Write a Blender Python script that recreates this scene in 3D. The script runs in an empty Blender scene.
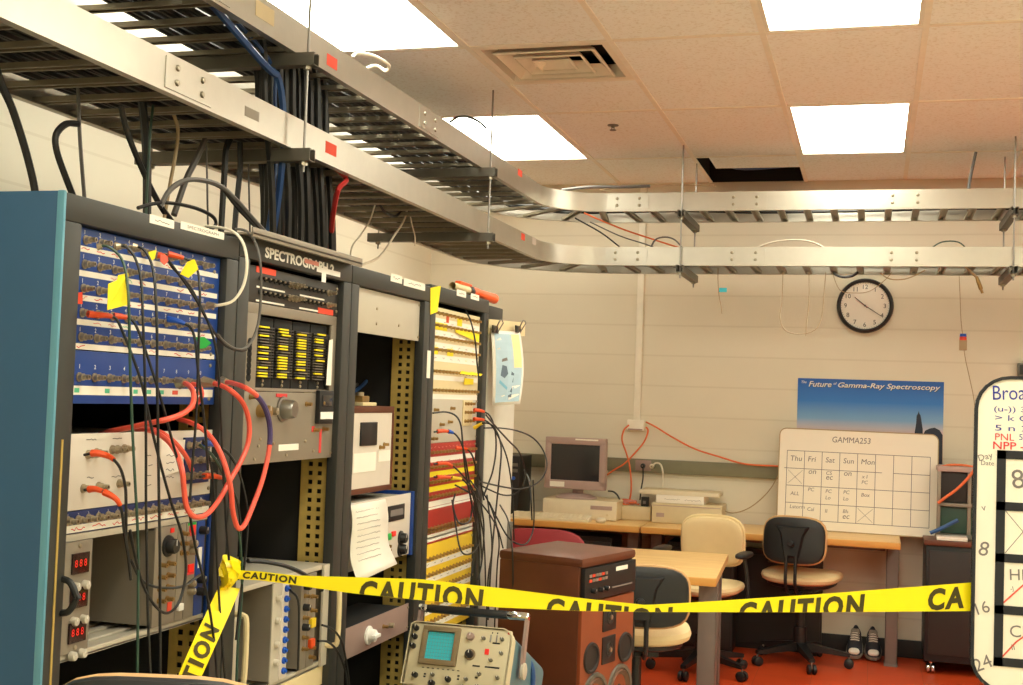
import bpy, bmesh, math, random
from mathutils import Vector, Matrix
random.seed(7)
PI = math.pi
SC = bpy.context.scene
LIGHT_E, EXPO = 15.4, 0.0
COL = SC.collection

# ------------------------------------------------------------------ camera
F0, YAW, PITCH, ROLL, CZ = 1245.57, -.28388, .043897, .034429, 1.53
_f = Vector((math.sin(YAW)*math.cos(PITCH), math.cos(YAW)*math.cos(PITCH), math.sin(PITCH)))
_r0 = Vector((math.cos(YAW), -math.sin(YAW), 0)); _u0 = _r0.cross(_f)
_r = math.cos(ROLL)*_r0 + math.sin(ROLL)*_u0
_u = -math.sin(ROLL)*_r0 + math.cos(ROLL)*_u0
cam_d = bpy.data.cameras.new('camera'); cam = bpy.data.objects.new('camera', cam_d); COL.objects.link(cam)
cam_d.sensor_width = 36; cam_d.lens = F0/1023*36; cam_d.clip_start = .05
cam.matrix_world = Matrix(((_r.x, _u.x, -_f.x, 0), (_r.y, _u.y, -_f.y, 0), (_r.z, _u.z, -_f.z, CZ), (0, 0, 0, 1)))
SC.camera = cam

def ray(x, y): return _f*F0 + _r*(x-511.5) - _u*(y-342.5)
def onX(x, y, X): d = ray(x, y); return d*(X/d.x) + Vector((0, 0, CZ))
def onY(x, y, Y): d = ray(x, y); return d*(Y/d.y) + Vector((0, 0, CZ))
def onZ(x, y, Z): d = ray(x, y); return d*((Z-CZ)/d.z) + Vector((0, 0, CZ))

# ------------------------------------------------------------------ materials
def lin(c):
    o = []
    for v in c:
        v /= 255
        o.append(v/12.92 if v <= .04045 else ((v+.055)/1.055)**2.4)
    return (*o, 1)
MATS = {}
def mat(name, col, rough=.5, metal=0, var=.08, scale=18, bump=0, bscale=120, emit=None, coat=0, trans=0):
    """procedural material: noise-varied base colour, optional fine bump"""
    if name in MATS: return MATS[name]
    m = bpy.data.materials.new(name); m.use_nodes = True
    nt = m.node_tree; n = nt.nodes; b = n['Principled BSDF']
    tc = n.new('ShaderNodeTexCoord'); nz = n.new('ShaderNodeTexNoise'); nz.inputs['Scale'].default_value = scale
    nz.inputs['Detail'].default_value = 4
    nt.links.new(tc.outputs['Object'], nz.inputs['Vector'])
    mx = n.new('ShaderNodeMix'); mx.data_type = 'RGBA'
    c = lin(col)
    mx.inputs['A'].default_value = (*[max(0, v*(1-var)) for v in c[:3]], 1)
    mx.inputs['B'].default_value = (*[min(1, v*(1+var)) for v in c[:3]], 1)
    nt.links.new(nz.outputs['Fac'], mx.inputs['Factor'])
    nt.links.new(mx.outputs['Result'], b.inputs['Base Color'])
    b.inputs['Roughness'].default_value = rough; b.inputs['Metallic'].default_value = metal
    if coat: b.inputs['Coat Weight'].default_value = coat
    if trans: b.inputs['Transmission Weight'].default_value = trans
    if bump:
        n2 = n.new('ShaderNodeTexNoise'); n2.inputs['Scale'].default_value = bscale
        nt.links.new(tc.outputs['Object'], n2.inputs['Vector'])
        bp = n.new('ShaderNodeBump'); bp.inputs['Strength'].default_value = bump; bp.inputs['Distance'].default_value = .002
        nt.links.new(n2.outputs['Fac'], bp.inputs['Height']); nt.links.new(bp.outputs['Normal'], b.inputs['Normal'])
    if emit:
        b.inputs['Emission Color'].default_value = lin(emit[0]); b.inputs['Emission Strength'].default_value = emit[1]
    MATS[name] = m
    return m
def sock_math(nt, op, a, b=None):
    m = nt.nodes.new('ShaderNodeMath'); m.operation = op
    for i, v in enumerate((a, b)):
        if v is None: continue
        if isinstance(v, (int, float)): m.inputs[i].default_value = v
        else: nt.links.new(v, m.inputs[i])
    return m.outputs[0]

mat('rack_grey', (52, 52, 49), .45, .1, .05)
mat('rack_dark', (38, 36, 34), .6)
mat('rack_black', (16, 15, 15), .8)
mat('rack_blue', (40, 84, 120), .45, 0, .05)
mat('rack_blue_highlight', (92, 150, 172), .4)  # paler blue paints the light caught by the rounded rack edge
mat('zinc', (196, 168, 92), .5, .3, .25, 40)
mat('ink_faint', (176, 170, 162), .7)
mat('panel_blue', (22, 62, 138), .4, 0, .05)
mat('panel_navy', (24, 40, 92), .4)
mat('panel_grey', (142, 132, 118), .45, .25, .05)
mat('panel_lightgrey', (196, 188, 172), .45, .1, .04)
mat('panel_white', (214, 204, 192), .45, 0, .04)
mat('panel_cream', (222, 204, 160), .5, 0, .05)
mat('panel_charcoal', (52, 48, 44), .5)
mat('panel_red', (170, 44, 34), .5)
mat('panel_yellow', (232, 192, 44), .5)
mat('panel_mauve', (160, 136, 128), .45, .2)
mat('paper', (240, 234, 222), .8, 0, .02)
mat('paper_red', (222, 92, 74), .8)
mat('paper_pink', (226, 150, 140), .8)
mat('paper_green', (90, 190, 150), .8)
mat('note_yellow', (244, 222, 24), .7, 0, .03)
mat('note_green', (40, 168, 70), .7)
mat('note_cyan', (60, 180, 200), .7)
mat('tag_red', (232, 74, 44), .6)
mat('ink', (40, 38, 40), .7)
mat('ink_grey', (120, 112, 108), .7)
mat('ink_blue', (50, 60, 150), .7)
mat('ink_red', (216, 60, 60), .7)
mat('ink_white', (238, 236, 230), .7)
mat('nickel', (176, 162, 138), .36, .75, .25, 60)
mat('brass', (168, 136, 84), .38, .75, .25, 60)
mat('steel', (150, 146, 140), .35, .9)
mat('chrome', (220, 220, 220), .12, 1)
mat('bolt', (170, 160, 140), .3, .9)
mat('strut', (112, 108, 98), .5, .5, .15, 30)
mat('black_plastic', (22, 21, 22), .45)
mat('black_rubber', (26, 26, 28), .5)
mat('cable_black', (24, 24, 24), .45)
mat('cable_grey', (92, 88, 84), .5)
mat('cable_green', (44, 74, 60), .45)
mat('cable_white', (220, 210, 190), .5)
mat('cable_tan', (170, 146, 110), .5)
mat('cable_blue', (48, 84, 140), .5)
mat('cable_red', (196, 40, 36), .5)
mat('cable_coral', (236, 92, 72), .42)
mat('cable_orange', (226, 112, 60), .5)
mat('tape_purple', (72, 60, 110), .5)
mat('boot_orange', (226, 78, 24), .45)
mat('boot_blue', (24, 84, 190), .45)
mat('boot_yellow', (232, 196, 40), .45)
mat('led_red', (200, 30, 20), .4, emit=((255, 40, 30), .3))
mat('display_dark', (40, 14, 12), .2)
mat('glass_dark', (48, 48, 50), .15)
mat('scope_cream', (206, 194, 162), .5, 0, .04)
mat('scope_bezel', (126, 108, 78), .5)
mat('scope_screen', (74, 196, 214), .25, 0, .06, 30)
mat('scope_blue', (86, 118, 128), .5)
mat('walnut', (96, 50, 28), .45, 0, .28, 9)
mat('walnut_face', (138, 66, 34), .5, 0, .15, 9)
mat('speaker_cone', (40, 30, 26), .7)
mat('copper_cone', (104, 66, 40), .5)
mat('desk_edge', (206, 150, 72), .5, 0, .08, 12)
mat('desk_leg', (116, 106, 100), .5, .1)
mat('beige_plastic', (212, 196, 158), .5)
mat('beige_light', (224, 212, 184), .5)
mat('monitor_mauve', (176, 152, 144), .5)
mat('chair_cream', (224, 202, 154), .65, 0, .04, 20)
mat('chair_rim', (198, 156, 106), .6)
mat('chair_red', (150, 40, 48), .6)
mat('board_white', (240, 232, 214), .3, 0, .015)
mat('board_frame', (176, 152, 110), .4)
mat('board_black', (26, 27, 32), .6)
mat('tape_yellow', (250, 230, 16), .35, 0, .03)
mat('tape_ink', (64, 56, 10), .5)
mat('orange_tool', (240, 92, 30), .45)
mat('shoe_grey', (140, 132, 120), .7)
mat('shoe_tan', (140, 112, 50), .8)
mat('shoe_dark', (44, 46, 54), .7)
mat('binder_clip', (70, 66, 60), .35, .6)
mat('conduit_cream', (238, 232, 216), .5)
mat('raceway_green', (128, 124, 100), .5, .1)
mat('white_paint', (204, 199, 186), .5)
mat('light_frame', (235, 228, 214), .5)
mat('vent_metal', (240, 228, 210), .5)
mat('cabinet_dark', (40, 34, 32), .55)
mat('void', (26, 24, 24), .9)  # near-black colour painting the unlit space above the ceiling

# ------------------------------------------------------------------ mesh builder
def V(*a): return Vector(a)
_TXT = {}
def text_geo(s, bold=0.0, shear=0.0):
    key = (s, bold, shear)
    if key in _TXT: return _TXT[key]
    c = bpy.data.curves.new('lettering', 'FONT'); c.body = s; c.size = 1; c.resolution_u = 3
    c.offset = bold; c.shear = shear; c.space_character = 1.2 if bold > .04 else 1; c.align_x = 'LEFT'
    o = bpy.data.objects.new('lettering', c); COL.objects.link(o)
    dg = bpy.context.evaluated_depsgraph_get()
    me = bpy.data.meshes.new_from_object(o.evaluated_get(dg))
    vs = [(v.co.x, v.co.y) for v in me.vertices]; fs = [tuple(p.vertices) for p in me.polygons]
    bpy.data.objects.remove(o); bpy.data.meshes.remove(me); bpy.data.curves.remove(c)
    if vs:
        x0 = min(v[0] for v in vs); x1 = max(v[0] for v in vs); y0 = min(v[1] for v in vs); y1 = max(v[1] for v in vs)
    else: x0 = y0 = 0; x1 = y1 = 1
    vs = [(a-x0, b-y0) for a, b in vs]
    _TXT[key] = (vs, fs, x1-x0, y1-y0)
    return _TXT[key]

class MB:
    def __init__(s): s.v = []; s.f = []; s.m = []; s.mats = []; s.sm = []
    def mi(s, m):
        if m not in s.mats: s.mats.append(m)
        return s.mats.index(m)
    def add(s, vs, fs, m, smooth=False):
        o = len(s.v); k = s.mi(m)
        s.v += [tuple(v) for v in vs]
        for f in fs: s.f.append(tuple(i+o for i in f)); s.m.append(k); s.sm.append(smooth)
        return s
    def box(s, a, b, m, bev=0):
        (x0, y0, z0), (x1, y1, z1) = [tuple(min(p, q) for p, q in zip(a, b)), tuple(max(p, q) for p, q in zip(a, b))]
        bev = min(bev, (x1-x0)*.45, (y1-y0)*.45, (z1-z0)*.45)
        if bev <= 0:
            vs = [(x, y, z) for z in (z0, z1) for y in (y0, y1) for x in (x0, x1)]
            return s.add(vs, [(0, 2, 3, 1), (4, 5, 7, 6), (0, 1, 5, 4), (2, 6, 7, 3), (0, 4, 6, 2), (1, 3, 7, 5)], m)
        # chamfered box through a small bmesh
        bm = bmesh.new(); bmesh.ops.create_cube(bm, size=1)
        for v in bm.verts:
            v.co = Vector(((x0+x1)/2+v.co.x*(x1-x0), (y0+y1)/2+v.co.y*(y1-y0), (z0+z1)/2+v.co.z*(z1-z0)))
        bmesh.ops.bevel(bm, geom=bm.edges[:], offset=bev, segments=2, profile=.6, affect='EDGES')
        bm.verts.index_update()
        s.add([v.co for v in bm.verts], [[v.index for v in f.verts] for f in bm.faces], m); bm.free()
        return s
    def frame(s, d):
        d = Vector(d).normalized(); a = Vector((0, 0, 1)) if abs(d.z) < .9 else Vector((1, 0, 0))
        x = d.cross(a).normalized(); return x, d.cross(x).normalized()
    def cyl(s, p0, p1, r0, m, seg=12, r1=None, caps=True):
        p0, p1 = Vector(p0), Vector(p1); r1 = r0 if r1 is None else r1
        x, y = s.frame(p1-p0)
        vs = []
        for p, r in ((p0, r0), (p1, r1)):
            for i in range(seg):
                t = 2*PI*i/seg; vs.append(p+x*(r*math.cos(t))+y*(r*math.sin(t)))
        s.add(vs, [(i, (i+1) % seg, seg+(i+1) % seg, seg+i) for i in range(seg)], m, True)
        if caps:
            s.add(vs[:seg], [tuple(range(seg))[::-1]], m); s.add(vs[seg:], [tuple(range(seg))], m)
        return s
    def lathe(s, prof, org, axis, m, seg=20):
        """prof: (distance along axis, radius)"""
        org = Vector(org); d = Vector(axis).normalized(); x, y = s.frame(d)
        vs = []
        for h, r in prof:
            for i in range(seg):
                t = 2*PI*i/seg; vs.append(org+d*h+x*(r*math.cos(t))+y*(r*math.sin(t)))
        fs = []
        for k in range(len(prof)-1):
            for i in range(seg):
                j = (i+1) % seg; fs.append((k*seg+i, k*seg+j, (k+1)*seg+j, (k+1)*seg+i))
        return s.add(vs, fs, m, True)
    def tube(s, pts, r, m, seg=6, taper=None, caps=True):
        pts = [Vector(p) for p in pts]
        n = len(pts); vs = []; ref = None
        for k, p in enumerate(pts):
            d = (pts[min(k+1, n-1)]-pts[max(k-1, 0)])
            if d.length < 1e-9: d = Vector((0, 0, 1))
            d.normalize()
            if ref is None: ref = s.frame(d)[0]
            x = (ref-d*ref.dot(d))
            x = x.normalized() if x.length > 1e-6 else s.frame(d)[0]
            ref = x; y = d.cross(x)
            rr = r if taper is None else r*taper(k/(n-1))
            for i in range(seg):
                t = 2*PI*i/seg; vs.append(p+x*(rr*math.cos(t))+y*(rr*math.sin(t)))
        fs = [(k*seg+i, k*seg+(i+1) % seg, (k+1)*seg+(i+1) % seg, (k+1)*seg+i) for k in range(n-1) for i in range(seg)]
        s.add(vs, fs, m, True)
        if caps: s.add(vs[:seg], [tuple(range(seg))[::-1]], m); s.add(vs[-seg:], [tuple(range(seg))], m)
        return s
    def prism(s, poly, d, m):
        """poly: 3D points of a flat outline, d: extrusion vector"""
        n = len(poly); d = Vector(d); poly = [Vector(p) for p in poly]
        vs = poly+[p+d for p in poly]
        return s.add(vs, [tuple(range(n))[::-1], tuple(range(n, 2*n))]+[(i, (i+1) % n, n+(i+1) % n, n+i) for i in range(n)], m)
    def sweep(s, path, sec, m):
        """path: list of (pos, side-normal); sec: closed outline of (side, up)"""
        n = len(sec); vs = []
        for p, nn in path:
            for a, b in sec: vs.append(Vector(p)+Vector(nn)*a+Vector((0, 0, b)))
        fs = [(k*n+i, k*n+(i+1) % n, (k+1)*n+(i+1) % n, (k+1)*n+i) for k in range(len(path)-1) for i in range(n)]
        fs += [tuple(range(n))[::-1], tuple(range((len(path)-1)*n, len(path)*n))]
        return s.add(vs, fs, m)
    def pillow(s, c, ax, ay, az, w, h, t, m, ex=4, bow=0, seg=40, rings=7, pw=3):
        """rounded-rectangle cushion; ax, ay its in-plane axes, az its thickness axis; bow bends it about ay"""
        c, ax, ay, az = Vector(c), Vector(ax), Vector(ay), Vector(az)
        def pt(sg, k, i):
            q = k/rings; a = 2*PI*i/seg; ca, sa = math.cos(a), math.sin(a)
            r = (abs(ca)**ex+abs(sa)**ex)**(-1/ex)
            u, v = ca*r*q, sa*r*q
            z = sg*t/2*max(0, 1-q**pw)**(1/pw)
            return c+ax*(u*w/2)+ay*(v*h/2)+az*(z+bow*u*u)
        for sg in (1, -1):
            vs = [pt(sg, 0, 0)]+[pt(sg, math.sin(k/rings*PI/2)*rings, i) for k in range(1, rings+1) for i in range(seg)]
            fs = [(0, 1+i, 1+(i+1) % seg) for i in range(seg)]
            fs += [(1+k*seg+i, 1+(k+1)*seg+i, 1+(k+1)*seg+(i+1) % seg, 1+k*seg+(i+1) % seg) for k in range(rings-1) for i in range(seg)]
            if sg < 0: fs = [f[::-1] for f in fs]
            s.add(vs, fs, m, True)
        return s
    def text(s, txt, org, xd, yd, h, m, bold=0., shear=0., cx=False, fit=None):
        vs, fs, w, hh = text_geo(txt, bold, shear)
        if not vs: return s
        k = h/hh; kx = k if fit is None else fit/w
        xd, yd, org = Vector(xd), Vector(yd), Vector(org)
        if cx: org = org-xd*(w*kx/2)
        return s.add([org+xd*(a*kx)+yd*(b*k) for a, b in vs], fs, m)
    def build(s, name, parent=None, loc=None, autosmooth=True):
        me = bpy.data.meshes.new(name)
        me.from_pydata(s.v, [], s.f)
        for m in s.mats: me.materials.append(MATS[m])
        me.polygons.foreach_set('material_index', s.m); me.polygons.foreach_set('use_smooth', s.sm)
        bm = bmesh.new(); bm.from_mesh(me); bmesh.ops.recalc_face_normals(bm, faces=bm.faces[:]); bm.to_mesh(me); bm.free()
        me.set_sharp_from_angle(angle=math.radians(38))
        me.update()
        o = bpy.data.objects.new(name, me); COL.objects.link(o)
        if parent: o.parent = parent
        if loc is not None: o.location = loc
        return o

def tag(o, label, cat, group=None, kind=None):
    o['label'] = label; o['category'] = cat
    if group: o['group'] = group
    if kind: o['kind'] = kind
    return o
def struct(o): o['kind'] = 'structure'; return o
def thing(name, label, cat, loc=(0, 0, 0), rz=0, group=None, rot=None):
    o = bpy.data.objects.new(name, None); COL.objects.link(o); o.empty_display_size = .05
    o.location = loc; o.rotation_euler = rot if rot else (0, 0, rz)
    return tag(o, label, cat, group)
def inst(src, name, parent, loc, rot=(0, 0, 0)):
    """another object sharing the mesh of src"""
    o = bpy.data.objects.new(name, src.data if hasattr(src, 'data') else src); COL.objects.link(o)
    o.parent = parent; o.location = loc; o.rotation_euler = rot
    return o
def children(o): return [c for c in bpy.data.objects if c.parent == o]
def copy_tree(o, parent=None):
    c = o.copy(); COL.objects.link(c)
    if parent: c.parent = parent
    for ch in children(o): copy_tree(ch, c)
    return c
def proto(mb, name):
    """a mesh datablock used by many parts"""
    o = mb.build(name); me = o.data; bpy.data.objects.remove(o); return me
def smooth_path(pts, step=4):
    pts = [Vector(p) for p in pts]; n = len(pts)
    if n < 3: return pts
    P = [pts[0]*2-pts[1]]+pts+[pts[-1]*2-pts[-2]]
    out = []
    for i in range(1, n):
        p0, p1, p2, p3 = P[i-1], P[i], P[i+1], P[i+2]
        for k in range(step):
            t = k/step
            out.append(.5*((2*p1)+(p2-p0)*t+(2*p0-5*p1+4*p2-p3)*t*t+(3*p1-p0-3*p2+p3)*t**3))
    return out+[pts[-1]]
def cable(name, label, pts, r, m, group=None, cat='cable', seg=6, step=4, boots=(), bands=()):
    """boots: (fraction0, fraction1, material) connector sleeves; bands: the same for wrapped tape"""
    path = smooth_path(pts, step)
    o = MB().tube(path, r, m, seg).build(name); tag(o, label, cat, group)
    n = len(path)-1
    def sub(a, b):
        k = max(3, int((b-a)*n)+2); out = []
        for i in range(k):
            t = (a+(b-a)*i/(k-1))*n; j = min(int(t), n-1); out.append(path[j].lerp(path[j+1], t-j))
        return out
    for a, b, bmn in boots:
        MB().tube(sub(a, b), r*2.4, bmn, 8, lambda t: 1-.35*t).build('connector_boot', o)
    for a, b, bmn in bands:
        MB().tube(sub(a, b), r*1.12, bmn, 8).build('tape_wrap', o)
    return o
def cpx(pts, X):
    """points seen at (x, y) on the vertical plane X (one value, or one for each point)"""
    return [onX(p[0], p[1], X if isinstance(X, (int, float)) else X[i]) for i, p in enumerate(pts)]
def cpy(pts, Y):
    return [onY(p[0], p[1], Y if isinstance(Y, (int, float)) else Y[i]) for i, p in enumerate(pts)]
# ================================================================== THE SETTING
RX0, RX1, RY0, RY1, ZC = -3.0, 3.4, -3.6, 8.2, 2.992
GX, GY = -1.667, 4.90                       # ceiling grid origin
def wall_mat():
    m = bpy.data.materials.new('block_wall'); m.use_nodes = True; nt = m.node_tree; n = nt.nodes; b = n['Principled BSDF']
    tc = n.new('ShaderNodeTexCoord'); sp = n.new('ShaderNodeSeparateXYZ'); nt.links.new(tc.outputs['Object'], sp.inputs[0])
    z = sock_math(nt, 'ADD', sp.outputs['Z'], -.04+2)
    fr = sock_math(nt, 'FRACT', sock_math(nt, 'DIVIDE', z, .2))
    d = sock_math(nt, 'MINIMUM', fr, sock_math(nt, 'SUBTRACT', 1, fr))
    j = sock_math(nt, 'LESS_THAN', d, .028)
    nz = n.new('ShaderNodeTexNoise'); nz.inputs['Scale'].default_value = 3; nt.links.new(tc.outputs['Object'], nz.inputs['Vector'])
    mx = n.new('ShaderNodeMix'); mx.data_type = 'RGBA'
    mx.inputs['A'].default_value = lin((220, 212, 191)); mx.inputs['B'].default_value = lin((228, 220, 200)); nt.links.new(nz.outputs['Fac'], mx.inputs['Factor'])
    m2 = n.new('ShaderNodeMix'); m2.data_type = 'RGBA'; nt.links.new(mx.outputs['Result'], m2.inputs['A']); m2.inputs['B'].default_value = lin((209, 199, 176))
    nt.links.new(sock_math(nt, 'MULTIPLY', j, .55), m2.inputs['Factor']); nt.links.new(m2.outputs['Result'], b.inputs['Base Color'])
    n3 = n.new('ShaderNodeTexNoise'); n3.inputs['Scale'].default_value = 160; nt.links.new(tc.outputs['Object'], n3.inputs['Vector'])
    bp = n.new('ShaderNodeBump'); bp.inputs['Strength'].default_value = .25; bp.inputs['Distance'].default_value = .003
    h = sock_math(nt, 'SUBTRACT', sock_math(nt, 'MULTIPLY', n3.outputs['Fac'], .3), j)
    nt.links.new(h, bp.inputs['Height']); nt.links.new(bp.outputs['Normal'], b.inputs['Normal']); b.inputs['Roughness'].default_value = .55
    MATS['block_wall'] = m
def tile_mat():
    m = bpy.data.materials.new('ceiling_tile'); m.use_nodes = True; nt = m.node_tree; n = nt.nodes; b = n['Principled BSDF']
    tc = n.new('ShaderNodeTexCoord')
    a = n.new('ShaderNodeTexNoise'); a.inputs['Scale'].default_value = 75; a.inputs['Detail'].default_value = 3; nt.links.new(tc.outputs['Object'], a.inputs['Vector'])
    rp = n.new('ShaderNodeValToRGB'); e = rp.color_ramp.elements
    e[0].position = .34; e[0].color = lin((236, 232, 224)); e[1].position = .47; e[1].color = lin((250, 250, 247))
    nt.links.new(a.outputs['Fac'], rp.inputs[0]); nt.links.new(rp.outputs[0], b.inputs['Base Color']); b.inputs['Roughness'].default_value = .9
    bp = n.new('ShaderNodeBump'); bp.inputs['Strength'].default_value = .3; bp.inputs['Distance'].default_value = .003
    nt.links.new(a.outputs['Fac'], bp.inputs['Height']); nt.links.new(bp.outputs['Normal'], b.inputs['Normal'])
    MATS['ceiling_tile'] = m
def floor_mat():
    m = bpy.data.materials.new('red_floor'); m.use_nodes = True; nt = m.node_tree; n = nt.nodes; b = n['Principled BSDF']
    tc = n.new('ShaderNodeTexCoord')
    a = n.new('ShaderNodeTexNoise'); a.inputs['Scale'].default_value = 4; a.inputs['Detail'].default_value = 8; nt.links.new(tc.outputs['Object'], a.inputs['Vector'])
    br = n.new('ShaderNodeTexBrick'); br.inputs['Scale'].default_value = 1; br.offset = 0
    br.inputs['Brick Width'].default_value = .305; br.inputs['Row Height'].default_value = .305; br.inputs['Mortar Size'].default_value = .002
    br.inputs['Color1'].default_value = lin((214, 78, 34)); br.inputs['Color2'].default_value = lin((206, 74, 32)); br.inputs['Mortar'].default_value = lin((180, 72, 40))
    nt.links.new(tc.outputs['Object'], br.inputs['Vector'])
    mx = n.new('ShaderNodeMix'); mx.data_type = 'RGBA'; mx.blend_type = 'MULTIPLY'; mx.inputs['Factor'].default_value = .25
    nt.links.new(br.outputs['Color'], mx.inputs['A']); nt.links.new(a.outputs['Fac'], mx.inputs['B'])
    b2 = n.new('ShaderNodeTexBrick'); b2.inputs['Scale'].default_value = 1; b2.offset = 0   # unseen beige front floor, added to bounce neutral light to the ceiling
    b2.inputs['Brick Width'].default_value = .305; b2.inputs['Row Height'].default_value = .305; b2.inputs['Mortar Size'].default_value = .002
    b2.inputs['Color1'].default_value = lin((214, 204, 182)); b2.inputs['Color2'].default_value = lin((206, 195, 172)); b2.inputs['Mortar'].default_value = lin((150, 140, 120))
    nt.links.new(tc.outputs['Object'], b2.inputs['Vector'])
    sp = n.new('ShaderNodeSeparateXYZ'); nt.links.new(tc.outputs['Object'], sp.inputs[0])
    zone = sock_math(nt, 'GREATER_THAN', sp.outputs['Y'], 5.19)
    m2 = n.new('ShaderNodeMix'); m2.data_type = 'RGBA'; nt.links.new(zone, m2.inputs['Factor']); nt.links.new(b2.outputs['Color'], m2.inputs['A']); nt.links.new(mx.outputs['Result'], m2.inputs['B'])
    nt.links.new(m2.outputs['Result'], b.inputs['Base Color']); b.inputs['Roughness'].default_value = .38
    MATS['red_floor'] = m
wall_mat(); tile_mat(); floor_mat()
mat('diffuser', (250, 248, 240), .6, emit=((255, 254, 234), LIGHT_E))
mat('grid_bar', (244, 236, 222), .6)
mat('baseboard_black', (34, 30, 28), .6)

struct(MB().box((RX0-.2, RY0-.2, -.1), (RX1+.2, RY1+.2, 0), 'red_floor').build('floor'))
struct(MB().box((RX0-.2, RY1, 0), (RX1+.2, RY1+.2, 3.4), 'block_wall').build('wall_back'))
struct(MB().box((RX0-.2, RY0, 0), (RX0, RY1, 3.4), 'block_wall').build('wall_left'))
struct(MB().box((RX1, RY0, 0), (RX1+.2, RY1, 3.4), 'block_wall').build('wall_right'))
struct(MB().box((RX0-.2, RY0-.2, 0), (RX1+.2, RY0, 3.4), 'block_wall').build('wall_front'))
struct(MB().box((RX0, RY1-.012, 0), (RX1, RY1, .11), 'baseboard_black', .004).build('baseboard_back'))
struct(MB().box((RX0, RY0, 0), (RX0+.012, RY1-.012, .11), 'baseboard_black', .004).build('baseboard_left'))

LIGHT_COLS, LIGHT_ROWS = (-1, 2, 5), (-5, -3, -1, 1)
mb = MB(); bars = MB()
xs = [GX+.61*i for i in range(-3, 10)]; ys = [GY+1.22*j for j in range(-8, 4)]
def clampx(v): return min(max(v, RX0), RX1)
def clampy(v): return min(max(v, RY0), RY1)
for i in range(-3, 9):
    for j in range(-7, 3):
        if i in LIGHT_COLS and j in LIGHT_ROWS: continue
        x0, x1 = clampx(GX+.61*i), clampx(GX+.61*(i+1)); y0, y1 = clampy(GY+1.22*j), clampy(GY+1.22*(j+1))
        if x1-x0 < .01 or y1-y0 < .01: continue
        if (i, j) == (1, 2): continue
        if (i, j) == (0, 0): y0 += .61
        mb.box((x0, y0, ZC), (x1, y1, ZC+.018), 'ceiling_tile')
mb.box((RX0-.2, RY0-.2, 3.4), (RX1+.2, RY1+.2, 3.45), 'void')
hx, hy = GX+.61, GY+2.44
for a_, b_ in (((hx-.02, hy-.02, ZC+.019), (hx-.012, RY1, 3.38)), ((hx+.622, hy-.02, ZC+.019), (hx+.63, RY1, 3.38)), ((hx-.02, hy-.03, ZC+.019), (hx+.63, hy-.02, 3.38)), ((hx-.02, RY1-.008, ZC+.0), (hx+.63, RY1-.001, 3.38)), ((hx-.02, hy-.03, 3.2), (hx+.63, RY1, 3.21))): mb.box(a_, b_, 'void')  # black lining around the hole paints the shade above the tiles
struct(mb.build('ceiling'))
for x in xs:
    if RX0 < x < RX1: bars.box((x-.012, RY0, ZC-.005), (x+.012, RY1, ZC+.001), 'grid_bar')
for y in ys+[GY+.61]:
    if RY0 < y < RY1:
        a, b = (RX0, RX1) if y != GY+.61 else (GX, GX+.61)
        bars.box((a, y-.012, ZC-.0048), (b, y+.012, ZC+.001), 'grid_bar')
struct(bars.build('trim_1'))
# lifted tile over the hole, pushed aside and tipped up
t = MB(); x0, y0 = GX+.61, GY+2.44
t.box((x0+.085, y0+.012, ZC+.004), (x0+.598, y0+.40, ZC+.022), 'ceiling_tile', .002)
tag(t.build('ceiling_tile'), 'loose ceiling tile pushed aside from the dark gap in the ceiling', 'ceiling tile')
cable('ceiling_cable', 'dark blue cable lying across the dark gap in the ceiling', [(x0+.06, y0+.2, ZC+.05), (x0+.2, y0+.52, ZC+.03), (x0+.42, y0+.62, ZC+.05), (x0+.62, y0+.66, ZC+.08)], .012, 'cable_blue')

# recessed fluorescent lights
lt = None
LL = {(-1, -1): 'large ceiling light panel above the cable trays, near the top left', (2, -1): 'ceiling light panel at the top right, cut by the upper edge of the picture',
      (-1, 1): 'ceiling light panel behind the bend of the cable trays, left of the sprinkler', (2, 1): 'ceiling light panel at right above the wall clock, near the back wall'}
for i in LIGHT_COLS:
    for j in LIGHT_ROWS:
        if i == 5 and j > 1: continue
        loc = (GX+.61*i+.305, GY+1.22*j+.61, ZC)
        if lt is None:
            lt = thing('ceiling_light', '', 'ceiling light', loc, group='fluorescent ceiling light panels')
            f = MB(); w, l = .293, .598
            for a, b in (((-w, -l), (w, -l+.018)), ((-w, l-.018), (w, l)), ((-w, -l+.018), (-w+.018, l-.018)), ((w-.018, -l+.018), (w, l-.018))):
                f.box((*a, -.003), (*b, .012), 'light_frame')
            f.box((-w, -l, .05), (w, l, .055), 'light_frame')
            for s in (-1, 1):
                f.box((s*w, -l, .012), (s*(w-.004), l, .05), 'light_frame'); f.box((-w, s*l, .012), (w, s*(l-.004), .05), 'light_frame')
            f.build('frame', lt)
            MB().box((-w+.018, -l+.018, .004), (w-.018, l-.018, .009), 'diffuser').build('diffuser', lt)
            o = lt
        else: o = copy_tree(lt); o.location = loc
        o['label'] = LL.get((i, j), 'ceiling light panel outside the picture, %s and %s' % ({-1: 'over the trays', 2: 'over mid room', 5: 'by the right wall'}[i], {-5: 'far behind camera', -3: 'over the camera', -1: 'ahead', 1: 'at the back'}[j]))
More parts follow.
